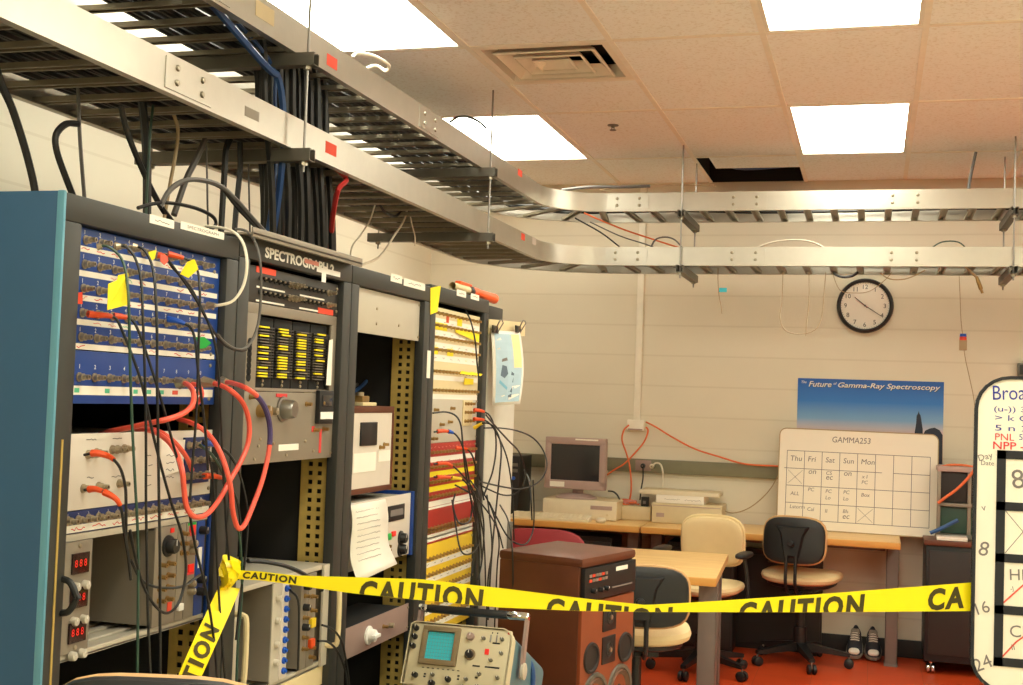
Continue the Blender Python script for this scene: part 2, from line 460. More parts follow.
# square air vent
vt = thing('air_vent', 'square metal louvered air vent in the ceiling', 'air vent', (GX+.305, GY+.305, ZC))
f = MB(); h = .293
def ring(mbx, a, za, b, zb, th, m):
    """sloped square ring from half-size a at height za to half-size b at zb"""
    def sq(q, z): return [(-q, -q, z), (q, -q, z), (q, q, z), (-q, q, z)]
    vs = sq(a, za)+sq(b, zb)+sq(a, za+th)+sq(b, zb+th)
    fs = []
    for i in range(4):
        k = (i+1) % 4
        fs += [(i, k, 4+k, 4+i), (8+i, 12+i, 12+k, 8+k), (i, 8+i, 8+k, k), (4+i, 4+k, 12+k, 12+i)]
    mbx.add(vs, fs, m)
ring(f, h, -.004, .262, -.004, .006, 'vent_metal'); ring(f, .262, -.004, .245, .05, .004, 'vent_metal'); f.build('frame', vt)
for a, b in ((.222, .168), (.150, .105), (.085, .045)):
    g = MB(); ring(g, a, -.008, b, .036, .003, 'vent_metal'); ring(g, a, -.008, a-.006, -.014, .004, 'vent_metal'); g.build('louver', vt)
MB().box((-.28, -.28, .10), (.28, .28, .104), 'void').build('duct_back', vt)
g = MB(); g.box((-.045, -.045, .034), (.045, .045, .038), 'vent_metal'); g.build('center_plate', vt)
sp = thing('sprinkler_head', 'small metal sprinkler head in the ceiling', 'sprinkler', (-1.357, 6.434, ZC))
MB().lathe([(0, .03), (.004, .03), (.008, .012), (.012, .010), (.015, .007), (.015, 0)], (0, 0, 0), (0, 0, -1), 'strut', 14).build('escutcheon', sp)
MB().lathe([(.026, 0), (.026, .018), (.029, .018), (.029, 0)], (0, 0, 0), (0, 0, -1), 'strut', 12).cyl((.006, 0, -.012), (.006, 0, -.027), .003, 'strut', 6).cyl((-.006, 0, -.012), (-.006, 0, -.027), .003, 'strut', 6).build('deflector', sp)

# ================================================================== CABLE TRAYS
TW, TR, TX, TY = .48, .34, -1.812, 6.99
def tray_path(off, y0=-2.2, x1=3.3, n=14):
    """near rail path (off = 0) shifted away from the room by off: list of (xy, outward normal)"""
    out = []
    cx, cy, r = TX+TR, TY-TR, TR+off
    for k in range(12):
        out.append(((TX-off, y0+(cy-y0)*k/12), (-1, 0)))
    for k in range(n+1):
        a = PI-PI/2*k/n
        out.append(((cx+r*math.cos(a), cy+r*math.sin(a)), (math.cos(a), math.sin(a))))
    for k in range(1, 13):
        out.append(((cx+(x1-cx)*k/12, TY+off), (0, 1)))
    return out
mat('aluminium', (194, 188, 175), .36, .85, .08, 14, .15, 60)
mat('rung_metal', (160, 150, 130), .4, .8, .1, 20)
def make_tray(name, label, zb):
    t = thing(name, label, 'cable tray', (0, 0, zb))
    H = .105; g = .004; fl = .026
    for off, sgn, nm in ((0, 1, 'side_rail'), (TW, -1, 'side_rail')):
        s = sgn
        sec = [(0, 0), (fl*s, 0), (fl*s, g), (g*s, g), (g*s, H-g), (fl*s, H-g), (fl*s, H), (0, H)]
        if s > 0: sec = sec[::-1]
        MB().sweep([((p[0], p[1], 0), (n[0], n[1], 0)) for p, n in tray_path(off)], sec, 'aluminium').build(nm, t)
    # rungs: small channels lying between the rails
    r = MB(); L = TW-.012
    r.box((-L/2, -.019, .012), (L/2, .019, .015), 'rung_metal'); r.box((-L/2, -.019, .0), (L/2, -.0165, .015), 'rung_metal'); r.box((-L/2, .0165, 0), (L/2, .019, .015), 'rung_metal')
    r.box((-L/2, -.019, -.0), (L/2, -.010, .002), 'rung_metal'); r.box((-L/2, .010, -.0), (L/2, .019, .002), 'rung_metal')
    me = proto(r, 'rung')
    y = -.5
    while y < TY-TR: inst(me, 'rung', t, (TX-TW/2, y, .006)); y += .165
    for k in range(5):
        a = PI-PI/2*(k+.5)/5; inst(me, 'rung', t, (TX+TR+(TR+TW/2)*math.cos(a), TY-TR+(TR+TW/2)*math.sin(a), .006), (0, 0, a))
    x = TX+TR+.08
    while x < 3.2: inst(me, 'rung', t, (x, TY+TW/2, .006), (0, 0, PI/2)); x += .145
    return t
def splice(t, zb, pos, along, nrm, L=.2):
    """bolted joining plate on the near rail"""
    p, a, nn = Vector(pos), Vector(along), Vector(nrm)
    s = MB(); c = [p-a*L/2+Vector((0, 0, .010)), p+a*L/2+Vector((0, 0, .010)), p+a*L/2+Vector((0, 0, .095)), p-a*L/2+Vector((0, 0, .095))]
    s.prism(c, nn*.003, 'aluminium'); o = s.build('splice_plate', t)
    for u in (-.3, .3):
        for z in (.034, .074):
            q = p+a*(u*L*.9)+Vector((0, 0, z))
            MB().lathe([(0, .009), (.003, .009), (.006, .007), (.007, 0)], q+nn*.003, nn, 'bolt', 10).build('bolt', o)
def sticker(t, pos, along, nrm, w, h, m, nm='sticker'):
    p, a, nn = Vector(pos), Vector(along), Vector(nrm)
    MB().prism([p-a*w/2-Vector((0, 0, h/2)), p+a*w/2-Vector((0, 0, h/2)), p+a*w/2+Vector((0, 0, h/2)), p-a*w/2+Vector((0, 0, h/2))], nn*.0006, m).build(nm, t)
ZU, ZL = 2.617, 2.306
TU = make_tray('cable_tray', 'upper aluminium ladder cable tray hung just below the ceiling', ZU)
TL = make_tray('cable_tray', 'lower aluminium ladder cable tray hung under the other tray', ZL)
NX, AY, AX, NY = (1, 0, 0), (0, 1, 0), (1, 0, 0), (0, -1, 0)
def onrailL(px, py): v = onX(px, py, TX); return v
for t, zb, spl in ((TU, ZU, ((208, 6), (430, 105))), (TL, ZL, ((189, 82), (545, 243)))):
    for px, py in spl:
        v = onX(px, py, TX)
        if v.y < TY-TR-.1: splice(t, zb, (TX, v.y, 0), AY, NX, .24)
    for px in (628, 745, 905): splice(t, zb, (onY(px, 205, TY).x, TY, 0), AX, NY, .24)
for px, py, m, w, h in ((332, 62, 'tag_red', .085, .04), (520, 173, 'tag_red', .08, .035), (265, 13, 'panel_cream', .12, .05)):
    v = onX(px, py, TX); sticker(TU, (TX, v.y, v.z-ZU), AY, NX, w, h, m)
for px, py, m, w, h in ((331, 149, 'tag_red', .09, .04), (523, 237, 'tag_red', .07, .035), (534, 241, 'panel_white', .08, .04), (252, 114, 'panel_grey', .09, .03)):
    v = onX(px, py, TX); sticker(TL, (TX, v.y, v.z-ZL), AY, NX, w, h, m)

# trapeze hangers
def hanger(label, p0, d, L, grp='trapeze hangers carrying the cable trays'):
    """p0: near rod position (x, y); d: unit direction away from the room; L: strut length"""
    h = thing('trapeze_hanger', label, 'hanger', (p0[0], p0[1], 0), math.atan2(d[1], d[0]), grp)
    for zb in (ZU, ZL):
        s = MB(); z1 = zb-.001; z0 = zb-.042; w = .0205
        s.box((-.03, -w, z0), (L, -w+.003, z1), 'strut'); s.box((-.03, w-.003, z0), (L, w, z1), 'strut'); s.box((-.03, -w+.003, z0), (L, w-.003, z0+.003), 'strut')
        s.box((-.03, -w+.003, z1-.003), (L, -w+.012, z1), 'strut'); s.box((-.03, w-.012, z1-.003), (L, w-.003, z1), 'strut')
        st = s.build('strut', h)
        for x in (0, L-.05):
            MB().lathe([(0, .013), (.012, .013), (.012, 0)], (x, 0, z0), (0, 0, -1), 'bolt', 6).build('nut', st)
    for x in (0, L-.05):
        MB().cyl((x, 0, ZL-.075), (x, 0, ZC), .0045, 'steel', 8).build('threaded_rod', h)
    return h
hanger('trapeze hanger over the first racks, crossed by the thick black cable bundle', (TX+.035, 3.63), (-1, 0), .61)
hanger('trapeze hanger on the left wall run, nearest the bend of the trays', (TX+.038, 5.62), (-1, 0), .61)
hanger('trapeze hanger under the back run of trays, left of the wall clock', (-1.06, TY-.022), (0, 1), .60)
hanger('trapeze hanger under the back run of trays, at the right edge of the picture', (onY(1013, 268, TY).x, TY-.022), (0, 1), .60)

# cables lying in the trays
def tray_cable(off, z, name, label, r, m, grp, y0=-.6, x1=3.1, seed=0, a=0, b=1):
    rnd = random.Random(seed); pts = []
    P = tray_path(off, y0, x1, 16)
    for k, (p, n) in enumerate(P[int(a*len(P)):max(3, int(b*len(P)))]):
        j = rnd.uniform(-.014, .014); pts.append((p[0]+n[0]*j, p[1]+n[1]*j, z+rnd.uniform(0, .012)))
    return cable(name, label, pts, r, m, grp, step=2)
for zb, nm in ((ZL, 'lower'), (ZU, 'upper')):
    for k in range(26):
        lay = k % 2
        tray_cable(.072+.0135*k, zb+.036+.021*lay, 'black_cable', 'black cable lying along the %s cable tray' % nm, .0095, 'cable_black', 'black cables in the %s tray' % nm, seed=k+(40 if nm == 'upper' else 0), b=(.38, .40, .34, .36, .95, .39, .62)[k % 7])
tray_cable(.30, ZU+.075, 'blue_cable', 'blue cable lying along the upper cable tray', .008, 'cable_blue', None, seed=41, b=.3)
tray_cable(.20, ZU+.07, 'red_cable', 'red cable lying along the upper cable tray', .006, 'cable_red', None, seed=42, b=.7)
tray_cable(.12, ZL+.075, 'red_cable', 'red cable lying along the lower cable tray', .006, 'cable_red', None, seed=43, b=.55)
tray_cable(.16, ZU+.074, 'orange_cable', 'orange cable lying along the back run of the upper tray', .008, 'cable_orange', None, seed=44, a=.5)
tray_cable(.22, ZL+.074, 'white_cable', 'white cable lying in the bend of the lower tray', .006, 'cable_white', None, seed=45, a=.3, b=.8)

# thick bundle dropping from the upper tray through the lower one to the rack tops
rnd = random.Random(3)
for k in range(26):
    px = 266+68*k/25+rnd.uniform(-2, 2); X = -2.08+.18*((k*7) % 5)/4
    top = onX(px-6, 80+rnd.uniform(-10, 10), X); top.z = ZU+.05+.008*(k % 3)
    b = onX(px+rnd.uniform(-4, 4), 262, X)
    pts = [(X, top.y-.45, ZU+.06+.008*(k % 3)), (X, top.y-.14, ZU+.075+.008*(k % 3)), (X, top.y-.02, ZU+.02), (X, top.y+.01, 2.45), (X+.01, (top.y+b.y)/2+rnd.uniform(-.02, .02), 2.2), (X, b.y, 1.90)]
    cable('black_cable', 'black cable in the thick bundle dropping from the trays behind the racks', pts, .0125, 'cable_black', 'thick black cable bundle')
cable('blue_cable', 'thick blue cable curving down beside the black cable bundle', [(-1.86, 2.9, ZU+.09), onX(262, 62, -1.86), onX(279, 80, -1.86), onX(284, 130, -1.86), onX(282, 165, -1.86), onX(278, 200, -1.9), onX(271, 246, -1.95)], .012, 'cable_blue')
cable('blue_cable', 'thinner blue cable hanging left of the black cable bundle', [(-1.9, 3.1, ZU+.09), onX(268, 58, -1.9), onX(275, 100, -1.9), onX(276, 160, -1.9), onX(272, 200, -1.9), onX(265, 245, -1.95)], .007, 'cable_blue')
cable('red_cable', 'red cable looping below the lower tray right of the bundle', [(-1.9, 3.9, ZL+.06), onX(345, 176, -1.85), onX(338, 190, -1.85), onX(333, 215, -1.9), onX(331, 240, -1.95), onX(330, 262, -1.98)], .010, 'cable_red')
# single cables dropping from the lower tray onto the racks
def drop(label, pts, X, r, m='cable_black', nm='black_cable', grp=None): return cable(nm, label, cpx(pts, X), r, m, grp)
drop('black cable at the far left dropping from the tray to the blue rack', [(-6, 62), (3, 88), (12, 108), (24, 145), (33, 180), (37, 205)], -2.0, .010)
drop('black cable bulging out of the tray over the blue rack', [(78, 124), (66, 124), (56, 135), (57, 152), (66, 178), (76, 203)], -2.0, .009)
drop('thin grey rod-like wire dropping to the blue rack', [(78, 88), (80, 140), (85, 205)], -2.0, .005, 'cable_grey', 'grey_wire')
drop('black cable sweeping down from the tray to the right', [(121, 106), (126, 128), (134, 150), (148, 182), (160, 205), (172, 222)], -2.0, .009)
drop('thick straight black cable dropping to the blue rack', [(142, 102), (145, 130), (147, 170), (147, 215)], -2.0, .012)
drop('thin dark green cable beside the thick straight cable', [(153, 105), (150, 135), (148, 170), (146, 215)], -1.98, .004, 'cable_green', 'green_cable')
drop('tan cable dropping from the tray and bending left', [(174, 115), (178, 130), (176, 152), (169, 190), (164, 220)], -2.0, .006, 'cable_tan', 'tan_cable')
drop('grey cable leaning right between tray and rack', [(205, 140), (196, 160), (186, 180), (174, 215)], -2.0, .010, 'cable_grey', 'grey_cable')
drop('black arching cable on top of the blue rack', [(160, 207), (170, 190), (184, 181), (200, 180), (220, 186), (238, 202), (252, 218), (265, 232)], -1.7, .007, 'cable_grey', 'grey_cable')
drop('low black cable arching over the blue rack top', [(138, 208), (152, 204), (170, 203), (195, 208), (212, 216), (216, 224), (210, 230)], -1.7, .005)
drop('black cable dropping straight, left one of a pair above the second rack', [(230, 140), (226, 150), (224, 180), (221, 232)], -1.98, .011)
drop('black cable dropping straight, right one of a pair above the second rack', [(240, 142), (240, 170), (237, 200), (234, 236)], -1.98, .009)
drop('thin wire dropping straight left of the black pair', [(206, 138), (207, 175), (208, 228)], -2.0, .003, 'cable_grey', 'grey_wire')
drop('thin wire dropping straight right of the black pair', [(248, 145), (249, 190), (250, 232)], -2.0, .003, 'cable_grey', 'grey_wire')
drop('grey cable slanting down to the second rack top', [(222, 186), (236, 205), (250, 220), (264, 236)], -1.72, .007, 'cable_grey', 'grey_cable')
drop('white cable drooping behind the third rack', [(408, 206), (404, 220), (394, 236), (378, 258), (350, 268)], -2.0, .005, 'cable_white', 'white_cable')
drop('thin white cable dropping from the tray behind the third rack', [(375, 205), (370, 220), (361, 235), (352, 247), (350, 264)], -2.05, .004, 'cable_white', 'white_cable')
drop('thin white cable end hanging from the lower tray', [(410, 214), (412, 225), (415, 236), (415, 246)], -2.0, .003, 'cable_white', 'white_cable')
drop('black cable loop hanging under the lower tray', [(380, 205), (386, 213), (396, 216), (403, 208), (402, 204)], -2.0, .006)
# loose loops around the bend
cable('white_cable', 'white cable loop rising above the upper tray rail', [(-1.9, 4.3, ZU+.09), onX(353, 56, -1.83), onX(370, 55, -1.83), onX(388, 64, -1.83), onX(386, 71, -1.85), onX(372, 66, -1.9), (-1.95, 4.3, ZU+.08)], .007, 'cable_white')
cable('dark_cable', 'dark cable loop rising above the upper tray near the bend', cpx([(450, 122), (458, 117), (468, 117), (478, 121), (486, 128)], -1.9), .006, 'cable_black')
for k in range(5):
    y = 5.15+.07*k; R = .07+.012*k
    pts = [(-2.02+R*math.cos(a)*1.2, y+R*math.sin(a), ZL+.05+.012*k+.01*math.sin(3*a)) for a in [2*PI*i/14 for i in range(14)]]
    cable('cable_coil', 'coil of black cable lying in the lower tray near the bend', pts, .007, 'cable_black', 'cable coils in the lower tray', step=2)
for k in range(6):
    y = 5.0+.2*k; rr = random.Random(60+k)
    pts = [(-2.24+.36*i/7+rr.uniform(-.03, .03), y+.5*math.sin(i*.9+k)*.4+.08*i, ZL+.05+.06*abs(math.sin(i*1.3+k))) for i in range(8)]
    cable('loose_cable', 'loose grey cable tangled in the bend of the lower tray', pts, .005, ['cable_white', 'cable_grey', 'cable_black'][k % 3], 'tangled cables in the tray bend')
for k in range(4):
    rr = random.Random(80+k); y = 4.6+.3*k
    pts = [(-2.24+.36*i/7, y+.08*math.sin(i*1.5+k)+.12*i, ZU+.05+.06*abs(math.sin(i*1.1+k))) for i in range(8)]
    cable('loose_cable', 'loose grey cable tangled in the bend of the upper tray', pts, .005, ['cable_white', 'cable_grey', 'cable_black'][k % 3], 'tangled cables in the upper tray bend')
# back run: sagging orange and dark leads between the two trays
def byy(label, pts, Y, r, m, nm, grp=None): return cable(nm, label, cpy(pts, Y), r, m, grp)
byy('orange flat lead sagging between the trays at the bend', [(584, 213), (600, 220), (625, 230), (655, 240), (680, 248)], 7.2, .0055, 'cable_orange', 'orange_cable')
byy('dark lead slanting between the trays at the bend', [(575, 218), (600, 232), (616, 244), (625, 252)], 7.2, .005, 'cable_black', 'dark_cable')
byy('dark lead slanting across to the lower tray', [(590, 222), (620, 236), (645, 244), (660, 250)], 7.25, .004, 'cable_grey', 'dark_cable')
byy('arched dark lead rising out of the lower back tray', [(650, 250), (655, 240), (665, 237), (675, 240), (684, 250)], 7.15, .005, 'cable_grey', 'dark_cable')
byy('white loop rising out of the lower back tray', [(748, 252), (770, 243), (795, 240), (815, 243), (830, 252)], 7.15, .006, 'cable_white', 'white_cable')
byy('green lead arched above the lower back tray', [(930, 249), (942, 242), (958, 242), (968, 250)], 7.15, .004, 'cable_green', 'green_cable')
byy('dark cable hanging from the ceiling to the upper back tray', [(976, 152), (973, 165), (969, 186), (967, 210)], 7.2, .009, 'cable_grey', 'dark_cable')
byy('pale conduit lead running above the upper back tray from the bend', [(562, 190), (590, 187), (620, 187), (650, 186)], 7.3, .010, 'cable_grey', 'grey_cable')
byy('thin tan lead running above the upper back tray', [(600, 190), (640, 185), (690, 185), (715, 186)], 7.35, .004, 'cable_tan', 'tan_cable')
# wires hanging below the lower back tray
byy('thin wire hanging below the back tray', [(718, 268), (718, 280), (719, 295), (721, 305), (722, 314)], 7.1, .0025, 'cable_tan', 'hanging_wire')
tg = thing('hanging_tag', 'small cyan tag on a wire below the back tray', 'tag', onY(723, 290, 7.097)); MB().box((-.022, -.003, -.012), (.022, .0, .012), 'note_cyan', .001).build('tag_card', tg)
byy('long looped wire hanging in a U left of the clock', [(826, 272), (824, 292), (822, 315), (815, 330), (798, 334), (785, 330), (780, 318), (782, 300), (783, 272)], 7.1, .0025, 'cable_tan', 'hanging_wire')
byy('straight wire hanging left of the clock', [(809, 272), (809, 300), (807, 320), (806, 336)], 7.1, .0025, 'cable_tan', 'hanging_wire')
byy('wire drooping across the top of the clock face', [(832, 272), (840, 290), (855, 293), (870, 291), (885, 280), (892, 272)], 7.1, .0025, 'cable_tan', 'hanging_wire')
byy('brown lead drooping under the back tray right of the clock', [(880, 273), (890, 279), (905, 279), (918, 274), (925, 270)], 7.1, .004, 'cable_tan', 'hanging_wire')
byy('black lead drooping under the back tray above the clock', [(832, 273), (842, 277), (852, 276), (858, 272)], 7.15, .008, 'cable_black', 'dark_cable')
cp = thing('hanging_connector', 'brass plug hanging on a short lead under the back tray', 'plug', onY(975, 272, 7.1))
MB().tube(smooth_path([(-.05, 0, .03), (-.02, 0, 0), (.01, 0, -.03)]), .007, 'cable_tan').build('lead', cp)
MB().lathe([(0, .008), (.03, .011), (.07, .011), (.075, .007), (.095, .007), (.095, 0)], (.008, 0, -.025), (.35, 0, -1), 'brass', 10).build('plug_body', cp)
# ================================================================== EQUIPMENT RACKS
XF = -1.32; XP = XF-.016; RP = .607; RY = 1.799; RD = .76
RTOP = [1.852, 1.862, 1.863, 1.872]
PW, PO = .502, .0525
def rack(k, label, side_m, edge_m):
    H = RTOP[k]
    t = thing('equipment_rack', label, 'rack', (XF, RY+RP*k, 0), PI/2, 'steel equipment racks in a row along the left')
    g = .0015
    for nm, x0, x1 in (('post', g, .051), ('post', RP-.051, RP-g)):
        MB().box((x0, 0, .10), (x1, .03, H-.048), 'rack_grey', .004).build(nm, t)
    MB().box((g, 0, H-.048), (RP-g, .03, H), 'rack_grey', .004).build('header', t)
    MB().box((g, 0, 0), (RP-g, .03, .10), 'rack_grey', .004).build('plinth', t)
    if edge_m: MB().box((-.005, .006, 0), (g, RD, H+.001), side_m, .001).build('side_panel', t)
    else: MB().box((g, .03, 0), (.012, RD, H), side_m, .003).build('side_panel', t)
    if edge_m:
        MB().box((-.006, -.003, 0), (.001, .012, H+.002), edge_m, .003).build('edge_highlight', t)  # thin strip standing in for the highlight along the front edge
    MB().box((RP-.012, .03, 0), (RP-g, RD, H), 'rack_dark').build('side_panel', t)
    MB().box((.012, RD-.012, .02), (RP-.012, RD, H-.004), 'rack_black').build('back_panel', t)
    MB().box((.012, .03, H-.012), (RP-.012, RD-.012, H), 'rack_dark').build('top_panel', t)
    MB().box((.012, .03, .02), (RP-.012, RD-.012, .03), 'rack_black').build('base_panel', t)
    # perforated mounting rails: real holes between bars
    for xx, y0 in ((RP-.037, .032),):
        r = MB(); n = 72; z0, z1 = .12, H-.07; pit = (z1-z0)/n
        for a, b in ((0, .016), (.028, .042), (.054, .075)):
            r.box((xx, y0+a, z0), (xx+.003, y0+b, z1), 'zinc')
        for i in range(n+1):
            zc = z0+pit*i
            r.box((xx+.0004, y0+.012, zc-.006), (xx+.0026, y0+.060, zc+.006), 'zinc')
        r.build('mounting_rail', t)
    if k == 0:
        r = MB(); r.box((.022, -.0012, .2), (.027, .001, H-.42), 'zinc'); r.build('slot_strip', t)
    return t
rack(0, 'grey front equipment rack with blue steel side, first at left, full of blue jack panels', 'rack_blue', 'rack_blue_highlight')
rack(1, 'grey equipment rack with the relay crate of yellow tags, second from the left', 'rack_dark', None)
rack(2, 'grey equipment rack with a blank light panel and open middle, third from the left', 'rack_dark', None)
rack(3, 'grey equipment rack of cream, red and yellow jack panels, farthest from the camera', 'rack_dark', None)

jk = MB()
jk.lathe([(0, .0085), (.002, .0085), (.002, .0066), (.010, .0066), (.010, .0048), (.022, .0048), (.022, .0030), (.006, .0030), (.006, 0)], (0, 0, 0), (0, -1, 0), 'nickel', 10)
jk.cyl((-.0068, -.016, 0), (.0068, -.016, 0), .0013, 'nickel', 6)
JACK = proto(jk, 'jack')
jk = MB(); jk.lathe([(0, .0062), (.003, .0062), (.003, .0045), (.016, .0045), (.016, .002), (.006, .002), (.006, 0)], (0, 0, 0), (0, -1, 0), 'brass', 8)
JACK_S = proto(jk, 'jack')
jk = MB(); jk.lathe([(0, .0065), (.004, .0065), (.004, .0042), (.014, .0042), (.014, 0)], (0, 0, 0), (0, -1, 0), 'cable_black', 8)
jk.cyl((0, -.014, 0), (0, -.017, 0), .0025, 'nickel', 6)
JACK_D = proto(jk, 'jack')
kn = MB(); kn.lathe([(0, .004), (.002, .004), (.003, .0032), (.0035, 0)], (0, 0, 0), (0, -1, 0), 'nickel', 8)
SCREW = proto(kn, 'screw')
def knob_me(r, m, h=.018, skirt=None):
    b = MB()
    if skirt: b.lathe([(0, r*1.35), (.004, r*1.3), (.005, r)], (0, 0, 0), (0, -1, 0), skirt, 20)
    b.lathe([(0, r), (h*.85, r*.92), (h, r*.8), (h, 0)], (0, 0, 0), (0, -1, 0), m, 20)
    b.box((-.0008, -h-.0006, r*.1), (.0008, -h*.9, r*.78), 'ink_white')
    return proto(b, 'knob')

def zz(px, py, X=XP): return onX(px, py, X).z
def xx_(px, py, k, X=XP): return onX(px, py, X).y-(RY+RP*k+PO)
def module(k, name, label, cat, zt, zb, m='panel_grey', depth=.25, plate=True, body='panel_grey', group=None, x0=0., x1=PW, screws=True):
    t = thing(name, label, cat, (XP, RY+RP*k+PO, zb), PI/2, group)
    H = zt-zb
    if plate:
        MB().box((x0, 0, 0), (x1, .004, H), m, .0015).build('front_panel', t)
        if depth: MB().box((x0+.02, .004, .006), (x1-.03, depth, H-.006), body).build('chassis', t)
        if screws:
            for x in (x0+.009, x1-.009):
                for z in (.012, H-.012): inst(SCREW, 'screw', t, (x, 0, z))
    return t, H
def scribble(mb, x, z, w, h, m, rnd, y=-.0008):
    """a handwritten mark of unreadable strokes"""
    px, pz = x, z
    n = max(3, int(w/.005))
    for i in range(n):
        qx, qz = x+w*(i+1)/n, z+rnd.uniform(-.5, .5)*h
        d = Vector((qx-px, 0, qz-pz)); nn = Vector((-d.z, 0, d.x)).normalized()*.0008
        a, b = Vector((px, y, pz)), Vector((qx, y, qz))
        mb.add([a-nn, b-nn, b+nn, a+nn], [(0, 1, 2, 3)], m); px, pz = qx, qz

# ---------------- rack 1
rnd = random.Random(11)
zA = (zz(80, 228)+zz(222, 258))/2; zB = (zz(75, 353)+zz(217, 357))/2; zC = (zz(73, 408)+zz(216, 401))/2
zt = zA
t, H = module(0, 'patch_panel', 'large blue panel with five rows of numbered coaxial jacks, in first rack', 'patch panel', zA, zB+.001, 'panel_blue', .06, body='panel_blue', screws=False)
num = MB()
rowp = H/5
for r in range(5):
    zc = H-rowp*(r+.50)
    for c in range(10):
        x = .032+.0452*c
        inst(JACK, 'jack', t, (x, 0, zc))
        MB().text(str(c+1), (x-.004, -.0006, zc+.0098), (1, 0, 0), (0, 0, 1), .0075, 'ink_white', .01, cx=True).build('number', t)
    s = MB(); zs = zc-.0165
    s.box((.004, -.0005, zs-.0052), (PW-.008, 0, zs+.0052), 'paper')
    for c in range(10):
        if rnd.random() < .6: scribble(s, .02+.0452*c, zs, .024, .006, rnd.choice(['ink_red', 'paper_pink', 'paper_green', 'paper_pink', 'ink_red']), rnd)
    s.build('label_strip', t)
for x, z in ((.478, .01), (.478, H-.03), (.478, H*.5)): inst(SCREW, 'screw', t, (x, 0, z))
t, H = module(0, 'patch_panel', 'shorter blue panel with a single row of ten coaxial jacks, in first rack', 'patch panel', zB-.001, zC, 'panel_blue', .06, body='panel_blue', screws=False)
s = MB(); num = MB()
for c in range(10):
    x = .032+.0452*c; inst(JACK, 'jack', t, (x, 0, H*.5))
    MB().text(str(c+1), (x, -.0006, H*.5+.015), (1, 0, 0), (0, 0, 1), .0075, 'ink_white', .01, cx=True).build('number', t)
s.box((.004, -.0005, H*.25-.008), (PW-.008, 0, H*.25+.008), 'paper')
for c in range(10):
    if c in (0, 2, 4, 5, 6): s.box((.02+.0452*c, -.001, H*.25-.004), (.034+.0452*c, -.0004, H*.25+.004), 'paper_green')
    if c in (7, 9): s.box((.02+.0452*c, -.001, H*.25-.004), (.040+.0452*c, -.0004, H*.25+.004), 'paper_red')
s.build('label_strip', t)
for z in (.012, H-.012): inst(SCREW, 'screw', t, (.478, 0, z))
# white chassis
zt = (zz(68, 436)+zz(216, 428))/2; zb = (zz(68, 514)+zz(213, 492))/2
t, H = module(0, 'white_instrument', 'white front instrument with orange booted plugs and a navy jack block', 'instrument', zt, zb+.001, 'panel_white', .4, body='panel_lightgrey')
def at0(px, py, k, zb): return xx_(px, py, k), zz(px, py)-zb
for px, py in ((88, 455), (117, 450), (124, 449), (83, 489), (98, 487), (119, 484), (112, 450), (96, 453)):
    x, z = at0(px, py, 0, zb); inst(JACK, 'jack', t, (x, 0, z))
for px, py, w in ((91, 440, .03), (117, 439, .03), (90, 478, .02), (116, 477, .03), (148, 456, .02), (150, 466, .015), (148, 476, .02), (148, 486, .02)):
    x, z = at0(px, py, 0, zb); o = MB(); scribble(o, x-w/2, z, w, .003, 'ink_grey', rnd); o.build('marking', t)
pl = MB(); x0, z1 = at0(161, 441, 0, zb); x1, z0 = at0(181, 476, 0, zb)
pl.prism([(x0, -.001, z0+.0), (x1, -.004, z0+.012), (x1, -.006, z1), (x0, -.001, z1)], (0, .0007, 0), 'paper')
for i in range(4): scribble(pl, x0+.012, z1-.03-.014*i, .03, .005, 'ink_grey', rnd, -.0065)
pl.build('paper_note', t)
jb, _ = None, None
x0, z1 = at0(183, 438, 0, zb); x1, z0 = at0(206, 482, 0, zb)
o = MB().box((x0, -.006, z0), (x1, 0, z1), 'panel_navy', .001).build('jack_block', t)
for i in range(3):
    for c in range(4): inst(JACK, 'jack', o, (x0+(x1-x0)*(c+.5)/4, -.006, z1-(z1-z0)*(i+.5)/3))
# navy jack row
zt2 = zb; zb2 = (zz(70, 536)+zz(205, 513))/2
t, H = module(0, 'patch_panel', 'low navy jack row with red-marked label strip, under the white instrument', 'patch panel', zt2, zb2+.001, 'panel_navy', .06, body='panel_navy', screws=False)
for c in range(16):
    inst(JACK, 'jack', t, (.02+.0297*c, 0, H*.60))
s = MB(); s.box((.003, -.0006, .002), (PW-.003, 0, .015), 'paper')
for c in range(7): scribble(s, .03+.062*c, .0085, .04, .007, 'ink_red', rnd)
s.build('label_strip', t)
for c in range(16): MB().text(str(c+1), (.02+.0297*c, -.0006, H-.009), (1, 0, 0), (0, 0, 1), .005, 'ink_white', cx=True).build('number', t)
# open module crate
zt3 = zb2; zb3 = (zz(70, 671)+zz(195, 612))/2
def crate(k, label, zt, zb, depth=.40):
    t, H = module(k, 'module_crate', label, 'module crate', zt, zb, plate=False)
    D = depth
    b = MB(); b.box((0, 0, 0), (PW, D, .004), 'panel_lightgrey')
    for i in range(9): b.box((.02, .01+.042*i, .004), (PW-.02, .03+.042*i, .009), 'panel_lightgrey', .002)
    b.box((0, 0, 0), (PW, .01, .012), 'panel_lightgrey', .001)
    b.build('bottom_tray', t)
    MB().box((0, 0, H-.012), (PW, .012, H), 'panel_lightgrey', .001).box((0, .012, H-.004), (PW, D, H), 'panel_lightgrey').build('top_rail', t)
    MB().box((.002, .0, .004), (.006, D, H-.004), 'panel_grey').build('side_wall', t); MB().box((PW-.006, 0, .004), (PW-.002, D, H-.004), 'panel_grey').build('side_wall', t)
    MB().box((0, D, 0), (PW, D+.004, H), 'panel_grey').build('back_wall', t)
    for x in (-.02, PW-.012): pass
    return t, H
t, Hc = crate(0, 'open module crate at the bottom of the first rack, half empty', zt3, zb3)
